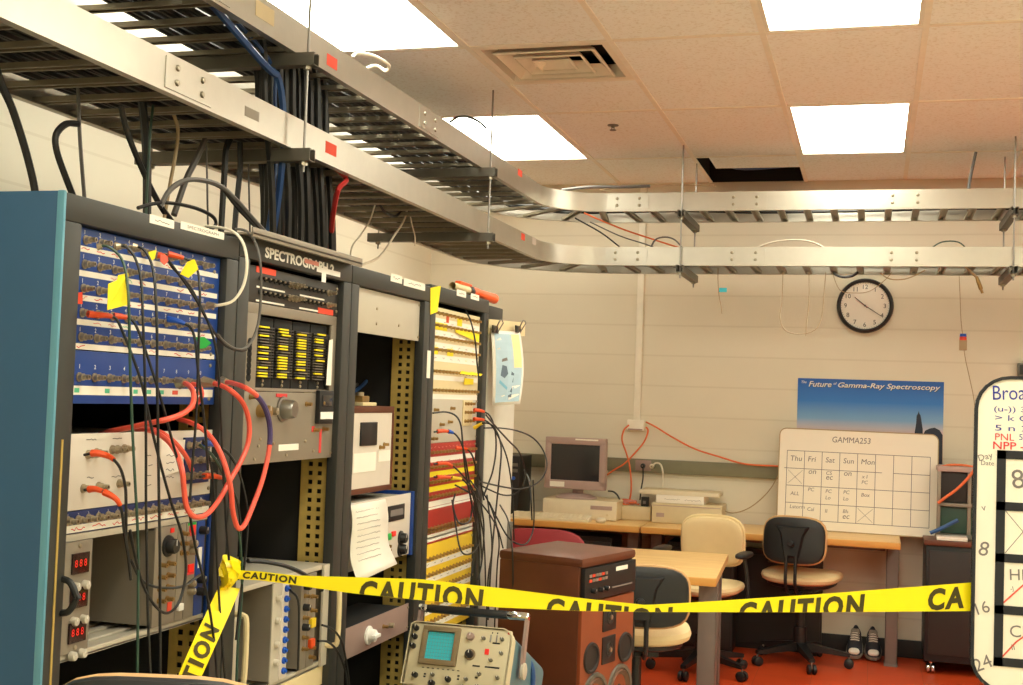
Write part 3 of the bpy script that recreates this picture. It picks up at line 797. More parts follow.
MB().box((-.016, -.006, .0), (.006, .003, Hc), 'panel_blue', .001).build('rack_ear', t); MB().box((PW-.006, -.006, 0), (PW+.0, .003, Hc), 'panel_blue', .001).build('rack_ear', t)
h = MB(); h.tube(smooth_path([(-.006, -.006, .09), (-.006, -.03, .095), (-.006, -.045, .12), (-.006, -.045, Hc-.10), (-.006, -.03, Hc-.075), (-.006, -.006, Hc-.07)]), .006, 'cable_black', 8); h.build('handle', t)
def plugin(t_, name, label, x0, x1, H, dz=.014, m='panel_grey', D=.24):
    """a plug-in module standing in a crate: a thing of its own"""
    p = thing(name, label, 'plug-in module', t_.matrix_basis.to_translation()+Vector((.004, x0, dz)), PI/2)
    MB().box((0, -.002, 0), (x1-x0, .002, H-dz*2+.002), m, .0008).build('front_panel', p)
    MB().box((.0015, .002, .004), (x1-x0-.0015, D, H-dz*2-.004), 'panel_grey').build('housing', p)
    return p
kw = knob_me(.0085, 'panel_lightgrey', .010)
kb = knob_me(.016, 'black_plastic', .02, 'black_plastic')
kbs = knob_me(.009, 'black_plastic', .016)
ks = knob_me(.008, 'nickel', .014)
bpy.context.view_layer.update()
p = plugin(t, 'plugin_module', 'grey plug-in module with three red digital displays, at the left end of the crate', .010, .088, Hc)
hh = Hc-.026
for i in range(3):
    zc = hh*(.80-.31*i)
    d = MB().box((.018, -.006, zc-.018), (.066, -.002, zc+.018), 'display_dark', .001)
    d = d.build('display', p)
    sg = MB()
    for c in range(3): sg.text('8', (.027+.013*c, -.0066, zc-.006), (1, 0, 0), (0, 0, 1), .013, 'led_red', .01, cx=True)
    sg.build('digits', d)
    for x in (.03, .058): inst(kw, 'knob', p, (x, -.002, zc-.040))
for z in (.008, hh-.008): inst(SCREW, 'screw', p, (.04, -.002, z))
p = plugin(t, 'plugin_module', 'grey plug-in module with one big black dial and a column of jacks', .292, .372, Hc)
inst(kb, 'knob', p, (.045, -.002, hh*.80))
MB().box((.052, -.004, hh*.80+.025), (.064, -.002, hh*.80+.034), 'led_red').build('lamp', p)
for i in range(4):
    for x in (.02, .05): inst(JACK_S, 'jack', p, (x, -.002, hh*(.62-.12*i)))
MB().box((.052, -.003, hh*.12), (.068, -.002, hh*.22), 'tag_red').build('sticker', p)
p = plugin(t, 'plugin_module', 'narrow plain grey plug-in module beside the big dial module', .374, .404, Hc)
MB().box((.006, -.008, .02), (.024, -.002, .034), 'ink_white', .001).build('switch', p)
for i in range(3): inst(JACK_S, 'jack', p, (.015, -.002, hh*(.9-.1*i)))
p = plugin(t, 'plugin_module', 'narrow plug-in module with red lamps and silver knobs, at right end of crate', .406, .444, Hc)
for z in (.93, .52):
    MB().box((.010, -.005, hh*z-.008), (.030, -.002, hh*z+.008), 'led_red').build('lamp', p)
for z in (.78, .70, .36, .28): inst(ks, 'knob', p, (.019, -.002, hh*z))
MB().box((.004, -.003, hh*.97), (.034, -.002, hh*1.0), 'note_green').build('sticker', p)
MB().box((.004, -.003, hh*.86), (.034, -.002, hh*.885), 'ink_red').build('sticker', p)
MB().box((.004, -.003, hh*.45), (.034, -.002, hh*.475), 'ink_red').build('sticker', p)
p = plugin(t, 'plugin_module', 'narrow blue plug-in module with a white label, last in the crate', .446, .478, Hc, m='panel_blue')
MB().box((.008, -.003, hh*.5), (.022, -.002, hh*.72), 'paper').build('sticker', p)
for z in (.9, .38, .25): inst(kbs, 'knob', p, (.016, -.002, hh*z))
# header labels
def hlabel(k, name, label, pxs, txt=None, m='paper'):
    (xa, ya), (xb, yb) = pxs
    a, b = onX(xa, ya, XF+.0008), onX(xb, yb, XF+.0008)
    w = b.y-a.y; h = a.z-b.z-.0
    t = thing(name, label, 'label', (XF+.0008, a.y, a.z-h), PI/2)
    MB().box((0, 0, 0), (w, .0006, h), m).build('label_card', t)
    if txt == 0:
        o = MB(); scribble(o, w*.2, h*.5, w*.6, h*.3, 'ink_grey', random.Random(int(a.y*1000)), -.0004); o.build('marking', t)
    elif txt: MB().text(txt, (w/2, -.0004, h*.3), (1, 0, 0), (0, 0, 1), h*.4, 'ink_grey', .01, cx=True, fit=w*.72).build('lettering', t)
    return t
hlabel(0, 'rack_label', 'short white paper label on the header of the first rack', ((150, 214), (174, 229)), 0)
hlabel(0, 'rack_label', 'long white paper label on the header of the first rack', ((181, 221), (224, 240)), 'SPECTROGRAPH')
hlabel(2, 'rack_label', 'small white label on the header of the third rack', ((391, 273), (402, 284)), 0)
hlabel(2, 'rack_label', 'long white label on the header of the third rack', ((404, 278), (425, 291)), 0)
hlabel(3, 'rack_label', 'left one of two small white labels on the farthest rack header', ((457, 289), (466, 298)), 0)
hlabel(3, 'rack_label', 'right one of two small white labels on the farthest rack header', ((471, 293), (479, 301)), 0)

# ---------------- rack 2
# grey angle lying on top
a, b = RY+RP+.0, RY+2*RP
o = MB(); o.box((XF-.05, a-.0, RTOP[1]), (XF+.03, b-.008, RTOP[1]+.005), 'panel_grey', .001); o.box((XF+.026, a, RTOP[1]-.006), (XF+.03, b-.008, RTOP[1]+.016), 'panel_grey', .001)
tag(o.build('metal_angle'), 'grey metal angle strip lying along the top of the second rack', 'metal strip')
sg = thing('rack_sign', 'white block lettering on the second rack header, partly covered with tape', 'sign', (XF+.0006, 0, 0), 0)
v0 = onX(265, 257, XF+.0006); v1 = onX(334, 270, XF+.0006); hgt = onX(266, 248, XF).z-onX(266, 259, XF).z
m_ = MB().text('SPECTROGRAPH 2', (0, v0.y, v0.z-.001), (0, 1, 0), (0, 0, 1), .025, 'ink_white', .038, fit=v1.y-v0.y); m_.build('lettering', sg)
m_ = MB(); m_.box((.0005, v0.y+.20, v0.z+.010), (.001, v0.y+.28, v0.z+.020), 'paper_pink'); m_.build('tape_strip', sg)
m_ = MB(); m_.box((.0005, v0.y+.27, v0.z-.004), (.001, v0.y+.41, v0.z+.009), 'ink_white'); m_.box((.0005, v0.y+.30, v0.z-.026), (.001, v0.y+.325, v0.z-.004), 'ink_white'); m_.build('tape_strip', sg)
z0 = (zz(250, 264)+zz(338, 285))/2; z1 = (zz(250, 303)+zz(338, 315))/2
t, H = module(1, 'jack_panel', 'black panel with two rows of audio jacks and red labels, in second rack', 'patch panel', z0, z1, 'panel_charcoal', .1, body='panel_charcoal')
for r_ in range(2):
    zc = H*(.68-.38*r_)
    for c in range(6): inst(JACK_D, 'jack', t, (.075+.024*c, 0, zc))
    for c in range(6): inst(JACK_D, 'jack', t, (.285+.024*c, 0, zc))
    for x in (.225, .245, .262, .445): inst(JACK, 'jack', t, (x, 0, zc))
    o = MB(); o.box((.06, -.0006, zc-.022), (.20, 0, zc-.018), 'paper'); o.box((.28, -.0006, zc-.022), (.42, 0, zc-.018), 'paper'); o.build('label_strip', t)
MB().box((.055, -.001, H*.83), (.15, 0, H*1.0), 'tag_red').build('red_label', t)
MB().box((.385, -.001, 0), (.475, 0, H*.17), 'tag_red').build('red_label', t)
MB().box((-.012, -.002, H*.2), (.02, 0, H*.75), 'panel_cream').build('cream_label', t)
za = z1; zb_ = (zz(244, 391)+zz(336, 393))/2
t, H = module(1, 'relay_crate', 'grey relay crate holding columns of black cards with yellow tags', 'relay crate', za-.001, zb_, plate=False)
f = MB(); f.box((0, 0, H-.024), (PW, .006, H), 'panel_grey', .001); f.box((0, 0, 0), (.075, .006, H-.024), 'panel_grey', .001); f.box((PW-.03, 0, 0), (PW, .006, H-.024), 'panel_grey', .001)
f.box((.075, 0, 0), (PW-.03, .006, .006), 'panel_grey', .001); f.box((0, .006, 0), (.012, .26, H), 'panel_grey'); f.box((PW-.012, .006, 0), (PW, .26, H), 'panel_grey'); f.box((0, .26, 0), (PW, .264, H), 'rack_black')
f.box((0, .006, H-.012), (PW, .26, H), 'panel_grey'); f.box((0, .006, 0), (PW, .26, .008), 'panel_grey')
f.build('crate_frame', t)
o = MB()
for i in range(7): o.cyl((.04, .0005, .03+i*(H-.12)/6), (.04, -.001, .03+i*(H-.12)/6), .010, 'rack_black', 12)
o.build('vent_hole', t)
for i in range(2): inst(SCREW, 'screw', t, (.012, 0, .03+i*(H-.08)))
cw = (PW-.03-.078)/4; rnd = random.Random(5)
for c in range(4):
    b = MB(); x0 = .079+cw*c; b.box((x0, .012, .008), (x0+cw-.005, .24, H-.028), 'rack_black', .001)
    cardc = b.build('card_column', t)
    n = int((H-.078)/.0066)
    for i in range(n):
        z = .032+i*.0066
        k_ = rnd.random()
        m__ = 'steel' if k_ < .14 else ('note_yellow' if k_ < .80 else 'panel_grey')
        o = MB(); lx = rnd.choice([0, 0, 0, .012])
        o.box((x0+.004, .005, z), (x0+cw-.009, .013, z+.0036), 'panel_charcoal'); o.box((x0+.010+lx, .0005, z+.0002), (x0+.054+lx, .005, z+(.0040 if m__ == 'note_yellow' else .0022)), m__, .0004)
        o.build('tagged_card', cardc)
    for z in (.014, .024): inst(SCREW, 'screw', cardc, (x0+cw/2, .012, z))
MB().prism([(PW-.058, -.004, .02), (PW-.032, -.006, .02), (PW-.028, -.004, H*.70), (PW-.05, -.004, H*.68)], (0, .0006, 0), 'paper').build('paper_strip', t)
zc_ = zb_; zd = (zz(243, 466)+zz(337, 456))/2
t, H = module(1, 'control_panel', 'grey control panel with a chrome dial, meter and red marks, in second rack', 'control panel', zc_-.001, zd, 'panel_grey', .2)
def mk(px, py): return xx_(px, py, 1), zz(px, py)-zd
x, z = mk(286, 409); kk = MB().lathe([(0, .030), (.004, .030), (.005, .024), (.03, .021), (.034, .018), (.034, 0)], (0, 0, 0), (0, -1, 0), 'steel', 20); o = kk.build('dial_knob', t, (x-.02, 0, z))
MB().box((-.035, -.002, .028), (.02, 0, .036), 'ink_red').build('red_mark', o)
x, z = mk(262, 411); inst(knob_me(.015, 'brass', .03), 'knob', t, (x-.015, 0, z)); inst(knob_me(.010, 'nickel', .03), 'knob', t, (x+.02, 0, z))
x, z = mk(322, 407); m_ = MB().box((x-.04, -.012, z-.042), (x+.045, 0, z+.042), 'black_plastic', .003).build('meter', t)
MB().box((x-.034, -.0135, z-.03), (x+.04, -.012, z-.012), 'ink_white').build('meter_scale', m_); MB().box((x-.028, -.014, z+.002), (x+.03, -.012, z+.03), 'glass_dark', .001).build('meter_window', m_)
for px, py in ((306, 404), (319, 403), (314, 430), (323, 429), (258, 446), (268, 447), (254, 459), (286, 455), (313, 451), (305, 441), (250, 397), (333, 439), (260, 439), (273, 443)):
    x, z = mk(px, py); inst(SCREW if py > 435 else JACK_S, 'screw' if py > 435 else 'jack', t, (x, 0, z))
x, z = mk(320, 441); MB().box((x-.006, -.001, z-.03), (x+.006, 0, z+.03), 'ink_red').build('red_strip', t)
x, z = mk(289, 447); MB().box((x-.055, -.001, z-.008), (x+.05, 0, z+.007), 'paper').build('paper_label', t)
x, z = mk(315, 431); MB().box((x-.02, -.001, z-.002), (x-.004, 0, z+.012), 'ink_red').build('red_mark', t)
# crate at the bottom of rack 2
zt4 = (zz(240, 566)+zz(332, 562))/2; zt4 = zz(332, 562); zb4 = zz(330, 661)
t2, H2 = crate(1, 'open module crate with a few plug-in modules, bottom of the second rack', zt4, zb4)
for x in (-.02, PW-.03):
    MB().box((x, -.008, 0), (x+.05, 0, H2), 'panel_lightgrey', .002).build('rack_ear', t2)
    h = MB(); h.tube(smooth_path([(x+.025, -.006, .05), (x+.025, -.03, .052), (x+.025, -.04, .07), (x+.025, -.04, H2-.07), (x+.025, -.03, H2-.052), (x+.025, -.006, H2-.05)]), .007, 'panel_cream', 8); h.build('handle', t2)
bpy.context.view_layer.update()
h2 = H2-.026
p = plugin(t2, 'plugin_module', 'wide grey plug-in module with side plate and white front, in the lower crate', .195, .240, H2, m='panel_lightgrey')
for z in (.2, .38, .62, .85): inst(kw, 'knob', p, (.022, -.002, h2*z))
p = plugin(t2, 'plugin_module', 'narrow white plug-in module with a column of blue jacks, in the lower crate', .242, .278, H2, m='panel_white')
for i in range(9):
    o = MB().lathe([(0, .008), (.005, .008), (.005, .004), (.010, .004), (.010, 0)], (0, 0, 0), (0, -1, 0), 'boot_blue', 10).build('jack', p, (.019, -.002, h2*(.08+.105*i)))
p = plugin(t2, 'plugin_module', 'plug-in module with dark knobs and brass jacks, right in the lower crate', .345, .385, H2)
for z in (.88, .66, .45): inst(kbs, 'knob', p, (.02, -.002, h2*z))
for z in (.78, .55, .34, .22): inst(JACK_S, 'jack', p, (.02, -.002, h2*z))
p = plugin(t2, 'plugin_module', 'plug-in module with a yellow and an orange mark, last in the lower crate', .387, .43, H2)
for z in (.9, .75, .6, .2, .1): inst(JACK_S, 'jack', p, (.02, -.002, h2*z))
MB().box((.006, -.012, h2*.42), (.03, -.002, h2*.52), 'boot_yellow', .002).build('yellow_plug', p); MB().box((.006, -.012, h2*.2), (.03, -.002, h2*.3), 'boot_orange', .002).build('orange_plug', p)
# shelf under the crate
o = MB().box((XP-.3, RY+RP+PO, zb4-.05), (XP, RY+RP+PO+PW, zb4-.002), 'panel_cream', .002); tag(o.build('blank_panel'), 'cream blank panel below the lower module crate, in second rack', 'panel')

# ---------------- rack 3
z0 = (zz(357, 286)+zz(424, 303))/2; z1 = (zz(357, 332)+zz(424, 342))/2
t, H = module(2, 'blank_panel', 'blank light grey panel at the top of the third rack', 'panel', z0, z1, 'panel_lightgrey', .02, body='panel_lightgrey')
o = MB()
for x, z in ((.16, .25), (.16, .6), (.33, .3)): inst(SCREW, 'screw', t, (x, 0, H*z))
z0 = (zz(357, 407)+zz(394, 407))/2; z1 = (zz(357, 497)+zz(394, 491))/2
t, H = module(2, 'white_instrument', 'white instrument in a wooden case with black windows, in third rack', 'instrument', z0, z1, plate=False)
D0 = .03; W3 = .40
b = MB(); b.box((0, D0+.005, 0), (W3, D0+.32, H), 'panel_cream'); b.build('case_body', t)
b = MB(); b.box((0, D0, H-.018), (W3, D0+.30, H+.001), 'walnut', .002); b.box((0, D0, 0), (W3, D0+.30, .016), 'walnut', .002); b.box((W3-.012, D0, .016), (W3, D0+.3, H-.018), 'walnut'); b.build('wood_frame', t)
MB().box((0, D0+.002, .016), (W3-.012, D0+.006, H-.018), 'panel_white').build('front_panel', t)
MB().box((.15, D0-.002, H*.55), (.27, D0+.002, H*.82), 'black_plastic', .002).build('window', t)
MB().box((.02, D0-.002, H*.62), (.09, D0+.002, H*.74), 'black_plastic', .002).build('window', t)
MB().box((.02, D0-.002, H*.12), (.08, D0+.002, H*.33), 'black_plastic', .002).build('switch_block', t)
MB().box((.02, D0-.003, H*.14), (.07, D0-.002, H*.2), 'led_red').build('lamp', t)
MB().box((.11, D0, H*.25), (.27, D0+.002, H*.47), 'paper').build('paper_note', t); MB().box((.29, D0, H*.35), (.38, D0+.002, H*.48), 'paper').build('paper_note', t)
MB().cyl((.06, D0+.002, H*.9), (.06, D0, H*.9), .014, 'note_green', 14).build('green_dot', t)
for x, z in ((.30, .52), (.33, .55)): inst(JACK_S, 'jack', t, (x, D0+.002, H*z))
# small brass part on top of it
o = MB(); v = Vector((XP-.06, RY+2*RP+PO+.16, z0)); o.box(v+Vector((-.03, 0, .002)), v+Vector((.03, .10, .012)), 'panel_cream', .002); o.box(v+Vector((-.02, .02, .012)), v+Vector((.02, .07, .03)), 'brass', .003); o.cyl(v+Vector((0, .045, .03)), v+Vector((0, .045, .04)), .012, 'nickel', 12)
tag(o.build('metal_fitting'), 'small brass fitting lying on the wooden instrument case', 'fitting')
zi0 = (zz(357, 500)+zz(411, 495))/2; zi1 = zz(411, 553)
t, H = module(2, 'white_instrument', 'white instrument with blue edge, knobs and a hanging printout, in third rack', 'instrument', zi0, zi1, 'panel_white', .35, body='panel_lightgrey')
MB().box((PW-.018, -.006, -.004), (PW, .35, H+.004), 'panel_blue', .001).build('blue_edge', t); MB().box((0, -.006, -.004), (.012, .35, H+.004), 'panel_blue', .001).build('blue_edge', t)
MB().box((.30, -.003, H*.60), (.43, 0, H*.85), 'black_plastic', .002).box((.315, -.004, H*.68), (.415, -.003, H*.78), 'ink_grey').build('display', t)
for x, z in ((.39, .30), (.39, .12)): inst(kb, 'knob', t, (x+.02, 0, H*z))
MB().box((.28, -.006, H*.32), (.325, 0, H*.42), 'note_green', .001).build('green_button', t); MB().box((.335, -.006, H*.36), (.36, 0, H*.44), 'led_red', .001).build('red_button', t)
for i in range(4): inst(JACK_S, 'jack', t, (.30, 0, H*(.05+.06*i)))
# printout hanging over it
n = 14; top = .0; pv = []; pf = []
zt_, zb_p = H*.99, zz(365, 575)-zi1
for i in range(n+1):
    q = i/n; z = zt_+(zb_p-zt_)*q; y = -.012-.02*q*q-.006*math.sin(q*7)
    pv += [(.005+.01*q*q, y, z-.0*q), (.25+.02*q*q, y-.012*q, z+.05*q*q*0+.02*q)]
for i in range(n): pf.append((2*i, 2*i+1, 2*i+3, 2*i+2))
pr = MB(); pr.add(pv, pf, 'paper')
for i in range(9): scribble(pr, .03, zt_-.02-.016*i, .16, .003, 'ink_faint', rnd, -.017-.018*(i/12)**2-.006*abs(math.sin(i*.5)))
o = pr.build('paper_printout'); o.matrix_world = t.matrix_basis.copy() if False else Matrix.Translation((XP, RY+2*RP+PO, zi1)) @ Matrix.Rotation(PI/2, 4, 'Z')
md = o.modifiers.new('thick', 'SOLIDIFY'); md.thickness = .0006
tag(o, 'long white paper printout hanging over the blue edged instrument', 'paper')
zk0 = zz(411, 602); zk1 = zz(411, 629)
t, H = module(2, 'control_panel', 'mauve grey panel with one white knob and a small switch, low in third rack', 'control panel', zk0, zk1, 'panel_mauve', .15, body='rack_black')
o = MB().lathe([(0, .026), (.005, .026), (.006, .019), (.022, .017), (.025, 0)], (0, 0, 0), (0, -1, 0), 'ink_white', 20).build('knob', t, (.19, 0, H*.48))
MB().box((-.022, -.030, -.005), (.022, -.018, .005), 'ink_white', .002).build('knob_bar', o)
inst(ks, 'knob', t, (.35, 0, H*.5)); inst(JACK_S, 'jack', t, (.30, 0, H*.55))
# cables in the cavity
cable('grey_cable', 'grey cable hanging in the dark cavity of the third rack', cpx([(369, 338), (369, 355), (366, 372), (360, 382), (352, 388)], -1.55), .006, 'cable_grey')
cable('grey_cable', 'blue-grey cable crossing the dark cavity of the third rack', cpx([(382, 338), (380, 355), (374, 370), (364, 384), (354, 392)], -1.52), .006, 'cable_blue')
cable('red_cable', 'dark red cable deep in the cavity above the wooden case', cpx([(395, 388), (388, 396), (381, 404)], -1.6), .005, 'cable_red')

# ---------------- rack 4
def bands(t, H, rows, ncol, jm, m_strip, y0=0, x0=.02, x1=PW-.02, off=.02, scrib=None, strip_h=.016, extra=()):
    for i, zc in enumerate(rows):
        for c in range(ncol): inst(jm, 'jack', t, (x0+.012+(x1-x0-.024)*c/(ncol-1), 0, zc))
        s = MB(); ms = m_strip[i % len(m_strip)]
        s.box((x0-.012, -.0007, zc-off-strip_h/2), (x1+.012, 0, zc-off+strip_h/2), ms)
        if scrib:
            for c in range(ncol//2): scribble(s, x0+.02+(x1-x0)*c/(ncol//2), zc-off, .02, .006, rnd.choice(scrib), rnd)
        s.build('label_strip', t)
za = (zz(436, 306)+zz(481, 318))/2; zb5 = (zz(434, 357)+zz(481, 362))/2
t, H = module(3, 'patch_panel', 'cream panel with four rows of small jacks, top of the farthest rack', 'patch panel', za, zb5+.001, 'panel_cream', .06, body='panel_cream')
bands(t, H, [H*(.88-.245*i) for i in range(4)], 12, JACK_S, ['paper'], off=.026, strip_h=.022, scrib=['ink_grey', 'note_yellow'])
for x, z, w in ((.02, .62, .07), (.09, .62, .06), (.25, .78, .05), (.02, .12, .05), (.16, .12, .06)):
    MB().box((x, -.0016, H*z-.012), (x+w, -.0008, H*z+.012), 'note_yellow').build('yellow_label', t)
MB().box((.14, -.0016, H*.80-.012), (.165, -.0008, H*.80+.012), 'boot_orange').build('orange_label', t); MB().box((.0, -.0016, H*.60-.006), (.03, -.0008, H*.60+.012), 'boot_orange').build('orange_label', t)
MB().prism([(.23, -.006, H*.55), (.46, -.012, H*.42), (.47, -.01, H*.60), (.22, -.004, H*.66)], (0, .0008, 0), 'note_yellow').build('yellow_note', t)
zc5 = (zz(433, 399)+zz(480, 396))/2
t, H = module(3, 'patch_panel', 'cream panel with two rows of small jacks, below the four-row panel', 'patch panel', zb5, zc5+.001, 'panel_cream', .06, body='panel_cream')
bands(t, H, [H*.64, H*.16], 14, JACK_S, ['paper'], off=.02, strip_h=.016)
for x in (.29, .39):
    MB().prism([(x-.05, -.02, H*.62), (x+.05, -.03, H*.60), (x+.07, -.03, H*.66), (x-.03, -.02, H*.70)], (0, .001, 0), 'note_yellow').build('yellow_flag', t)
MB().prism([(.34, -.004, H*.34), (.44, -.004, H*.36), (.44, -.004, H*.52), (.34, -.004, H*.52)], (0, .0008, 0), 'note_yellow').build('yellow_note', t)
zd5 = (zz(432, 447)+zz(479, 437))/2
t, H = module(3, 'jack_panel', 'plain grey panel with few jacks and a three-row jack block, farthest rack', 'patch panel', zc5, zd5+.001, 'panel_lightgrey', .08, body='panel_lightgrey')
x0, z1_ = .34, H*.94
o = MB().box((x0, -.004, H*.35), (x0+.10, 0, z1_), 'panel_cream', .001).build('jack_block', t)
for i in range(3):
    for c in range(3): inst(JACK_S, 'jack', o, (x0+.02+.03*c, -.004, H*(.86-.2*i)))
for x, z in ((.06, .72), (.03, .1), (.06, .1), (.12, .4), (.22, .75), (.2, .45)): inst(JACK_S, 'jack', t, (x, 0, H*z))
ze5 = (zz(431, 508)+zz(477, 496))/2
t, H = module(3, 'patch_panel', 'red panel with four jack rows and white and yellow strips, farthest rack', 'patch panel', zd5, ze5+.001, 'panel_red', .06, body='panel_red')
bands(t, H, [H*(.86-.235*i) for i in range(4)], 14, JACK_S, ['paper', 'note_yellow', 'note_yellow', 'paper'], off=.023, strip_h=.017)
s = MB()
for i in range(4):
    for c in range(12): s.text('8', (.04+.036*c, -.0007, H*(.86-.235*i)+.011), (1, 0, 0), (0, 0, 1), .006, 'paper_pink', cx=True) if False else scribble(s, .035+.036*c, H*(.86-.235*i)+.016, .016, .006, 'paper_pink', rnd)
s.build('marking', t)
zf5 = (zz(430, 545)+zz(475, 530))/2
t, H = module(3, 'patch_panel', 'dark red panel with one crowded jack row, above the yellow panel', 'patch panel', ze5, zf5+.001, 'panel_red', .06, body='panel_red')
bands(t, H, [H*.42, H*.34], 14, JACK_S, ['paper', 'paper'], off=.026, strip_h=.014)
MB().box((.004, -.0007, H*.93), (PW-.004, 0, H*.99), 'paper').build('label_strip', t)
zg5 = zz(475, 590)
zg5 = min(zg5, zz(433, 636))
t, H = module(3, 'patch_panel', 'yellow panel with jack rows and white strips, lowest in the farthest rack', 'patch panel', zf5, zg5, 'panel_yellow', .06, body='panel_yellow')
n = int((H-.03)/.05)
bands(t, H, [H-.045-.05*i for i in range(n)], 14, JACK_S, ['paper'], off=.019, strip_h=.016, scrib=['ink_grey', 'ink_grey'])
o = thing('sticky_note', 'tall yellow paper note stuck between third and fourth rack', 'note', (XF+.001, onX(432, 315, XF).y, onX(432, 315, XF).z), PI/2)
MB().prism([(-.02, -.001, -.0), (.03, -.006, .012), (.036, -.012, .095), (-.026, -.001, .082)], (0, .0008, 0), 'note_yellow').build('note_paper', o)
o = thing('rack_label', 'narrow white strip on the post between third and fourth rack', 'label', (XF+.001, onX(426, 378, XF).y, onX(426, 378, XF).z), PI/2)
MB().box((0, -.001, 0), (.03, 0, .085), 'paper').build('label_card', o)
# flashlight-like orange tool on top
ot = thing('orange_tool', 'orange tool with black band and cream end lying on the farthest rack', 'tool', (XF-.02, RY+3*RP+.30, RTOP[3]+.019), PI/2+.03)
MB().lathe([(0, .012), (.16, .014), (.17, .016)], (-.05, 0, 0), (1, 0, 0), 'panel_cream', 12).build('cream_end', ot)
MB().lathe([(0, .017), (.05, .017)], (.12, 0, 0), (1, 0, 0), 'black_plastic', 12).build('black_band', ot)
MB().lathe([(0, .0), (0, .017), (.06, .018), (.09, .016), (.28, .018), (.30, .019), (.30, .014), (.28, .0)], (.17, 0, 0), (1, 0, 0), 'orange_tool', 14).build('orange_body', ot)
MB().box((.01, -.01, .012), (.15, .01, .022), 'orange_tool', .003).build('orange_strip', ot)
# cabinet beyond the racks
YW = RY+4*RP+.004; WW = .37
c = thing('white_cabinet', 'tall white cabinet at the far end of the rack row, paper hanging on it', 'cabinet', (XF, YW, 0), PI/2)
MB().box((0, .02, .0), (WW, .70, 1.80), 'white_paint', .006).build('body', c)
MB().box((.004, 0, .06), (WW-.004, .02, 1.796), 'white_paint', .004).build('door', c)
MB().box((WW-.05, -.02, .95), (WW-.04, 0, 1.06), 'steel', .003).build('handle', c)
tag(MB().box((XF-.22, YW+.002, 1.802), (XF-.02, YW+.235, 1.86), 'rack_grey', .004).build('metal_box'), 'dark grey metal box lying on top of the white cabinet', 'box')
cb = thing('hanging_plate', 'cream metal plate with two binder clips at the top of the white cabinet', 'plate', (0, 0, 0))
XQ = XF+.004
a, b = onX(488.5, 319, XQ), onX(517, 322.5, XQ); h = .052
MB().prism([(XQ, a.y, a.z-h), (XQ+.03, b.y, b.z-h), (XQ+.03, b.y, b.z), (XQ, a.y, a.z)], (.003, 0, 0), 'panel_cream').build('plate', cb)
for px, q in ((493, .008), (516, .034)):
    v = onX(px, 329, XQ+q); k = MB()
    k.prism([(v.x+.006, v.y-.03, v.z-.014), (v.x+.006, v.y+.03, v.z-.014), (v.x+.004, v.y+.03, v.z+.012), (v.x+.004, v.y-.03, v.z+.012)], (.006, 0, 0), 'binder_clip')
    for s_ in (-1, 1): k.tube([(v.x+.012, v.y+s_*.02, v.z-.01), (v.x+.03, v.y+s_*.026, v.z+.024), (v.x+.03, v.y+s_*.010, v.z+.032)], .0025, 'steel', 6)
    k.build('binder_clip', cb)
pp = thing('printed_sheet', 'light blue printed paper sheet clipped on the white cabinet', 'paper sheet', (0, 0, 0))
q = [onX(492, 406, XF+.02), onX(520, 404, XF+.10), onX(520, 332, XF+.05), onX(491, 330, XF+.012)]
sheet = MB(); n = 8; vs = []; fs = []
for i in range(n+1):
    s_ = i/n
    l = q[0].lerp(q[3], s_); r_ = q[1].lerp(q[2], s_); bl = .014*math.sin(s_*PI)
    vs += [(l.x+bl*.3, l.y, l.z), ((l.x+r_.x)/2-.006+bl, (l.y+r_.y)/2, (l.z+r_.z)/2), (r_.x+bl, r_.y, r_.z)]
for i in range(n):
    for j in range(2): fs.append((3*i+j, 3*i+j+1, 3*i+j+4, 3*i+j+3))
sheet.add(vs, fs, 'paper'); so = sheet.build('sheet', pp); so.modifiers.new('thick', 'SOLIDIFY').thickness = .0008
mat('print_blue', (168, 192, 206), .7); mat('print_dark', (92, 108, 124), .7); mat('print_teal', (120, 178, 204), .7); mat('print_cream', (236, 212, 150), .7)
def patch(pts, m, dy, nm):
    o = MB(); vv = []
    for u, s_ in pts:
        k = min(int(s_*n), n-1); f_ = s_*n-k
        def row(i): return [Vector(vs[3*i]), Vector(vs[3*i+1]), Vector(vs[3*i+2])]
        A, B = row(k), row(k+1); R = [A[i].lerp(B[i], f_) for i in range(3)]
        p_ = R[0].lerp(R[1], u*2) if u < .5 else R[1].lerp(R[2], u*2-1)
        vv.append((p_.x+dy, p_.y, p_.z))
    o.add(vv, [tuple(range(len(vv)))], m); o.build(nm, pp)
for i in range(8):
    s0, s1 = .04+.115*i, .04+.115*(i+1)
    patch([(.10, s0), (.5, s0), (.5, s1), (.10, s1)], 'print_blue', .0016, 'print'); patch([(.5, s0), (.93, s0), (.93, s1), (.5, s1)], 'print_blue' if i < 4 else ('print_cream'), .0016, 'print') if i < 4 else (patch([(.5, s0), (.68, s0), (.68, s1), (.5, s1)], 'print_blue', .0016, 'print'), patch([(.68, s0), (.93, s0), (.93, s1), (.68, s1)], 'print_cream', .0016, 'print'))
patch([(.24, .40), (.38, .36), (.49, .42), (.44, .52), (.30, .54)], 'print_dark', .0022, 'drawing'); patch([(.20, .30), (.49, .20), (.49, .24), (.22, .34)], 'print_teal', .0024, 'drawing'); patch([(.55, .10), (.66, .10), (.68, .42), (.60, .45)], 'print_dark', .0022, 'drawing')
patch([(.66, .14), (.8, .3), (.86, .40), (.72, .42)], 'print_blue', .0026, 'drawing'); patch([(.28, .58), (.48, .6), (.46, .64), (.3, .62)], 'ink_grey', .0022, 'drawing')
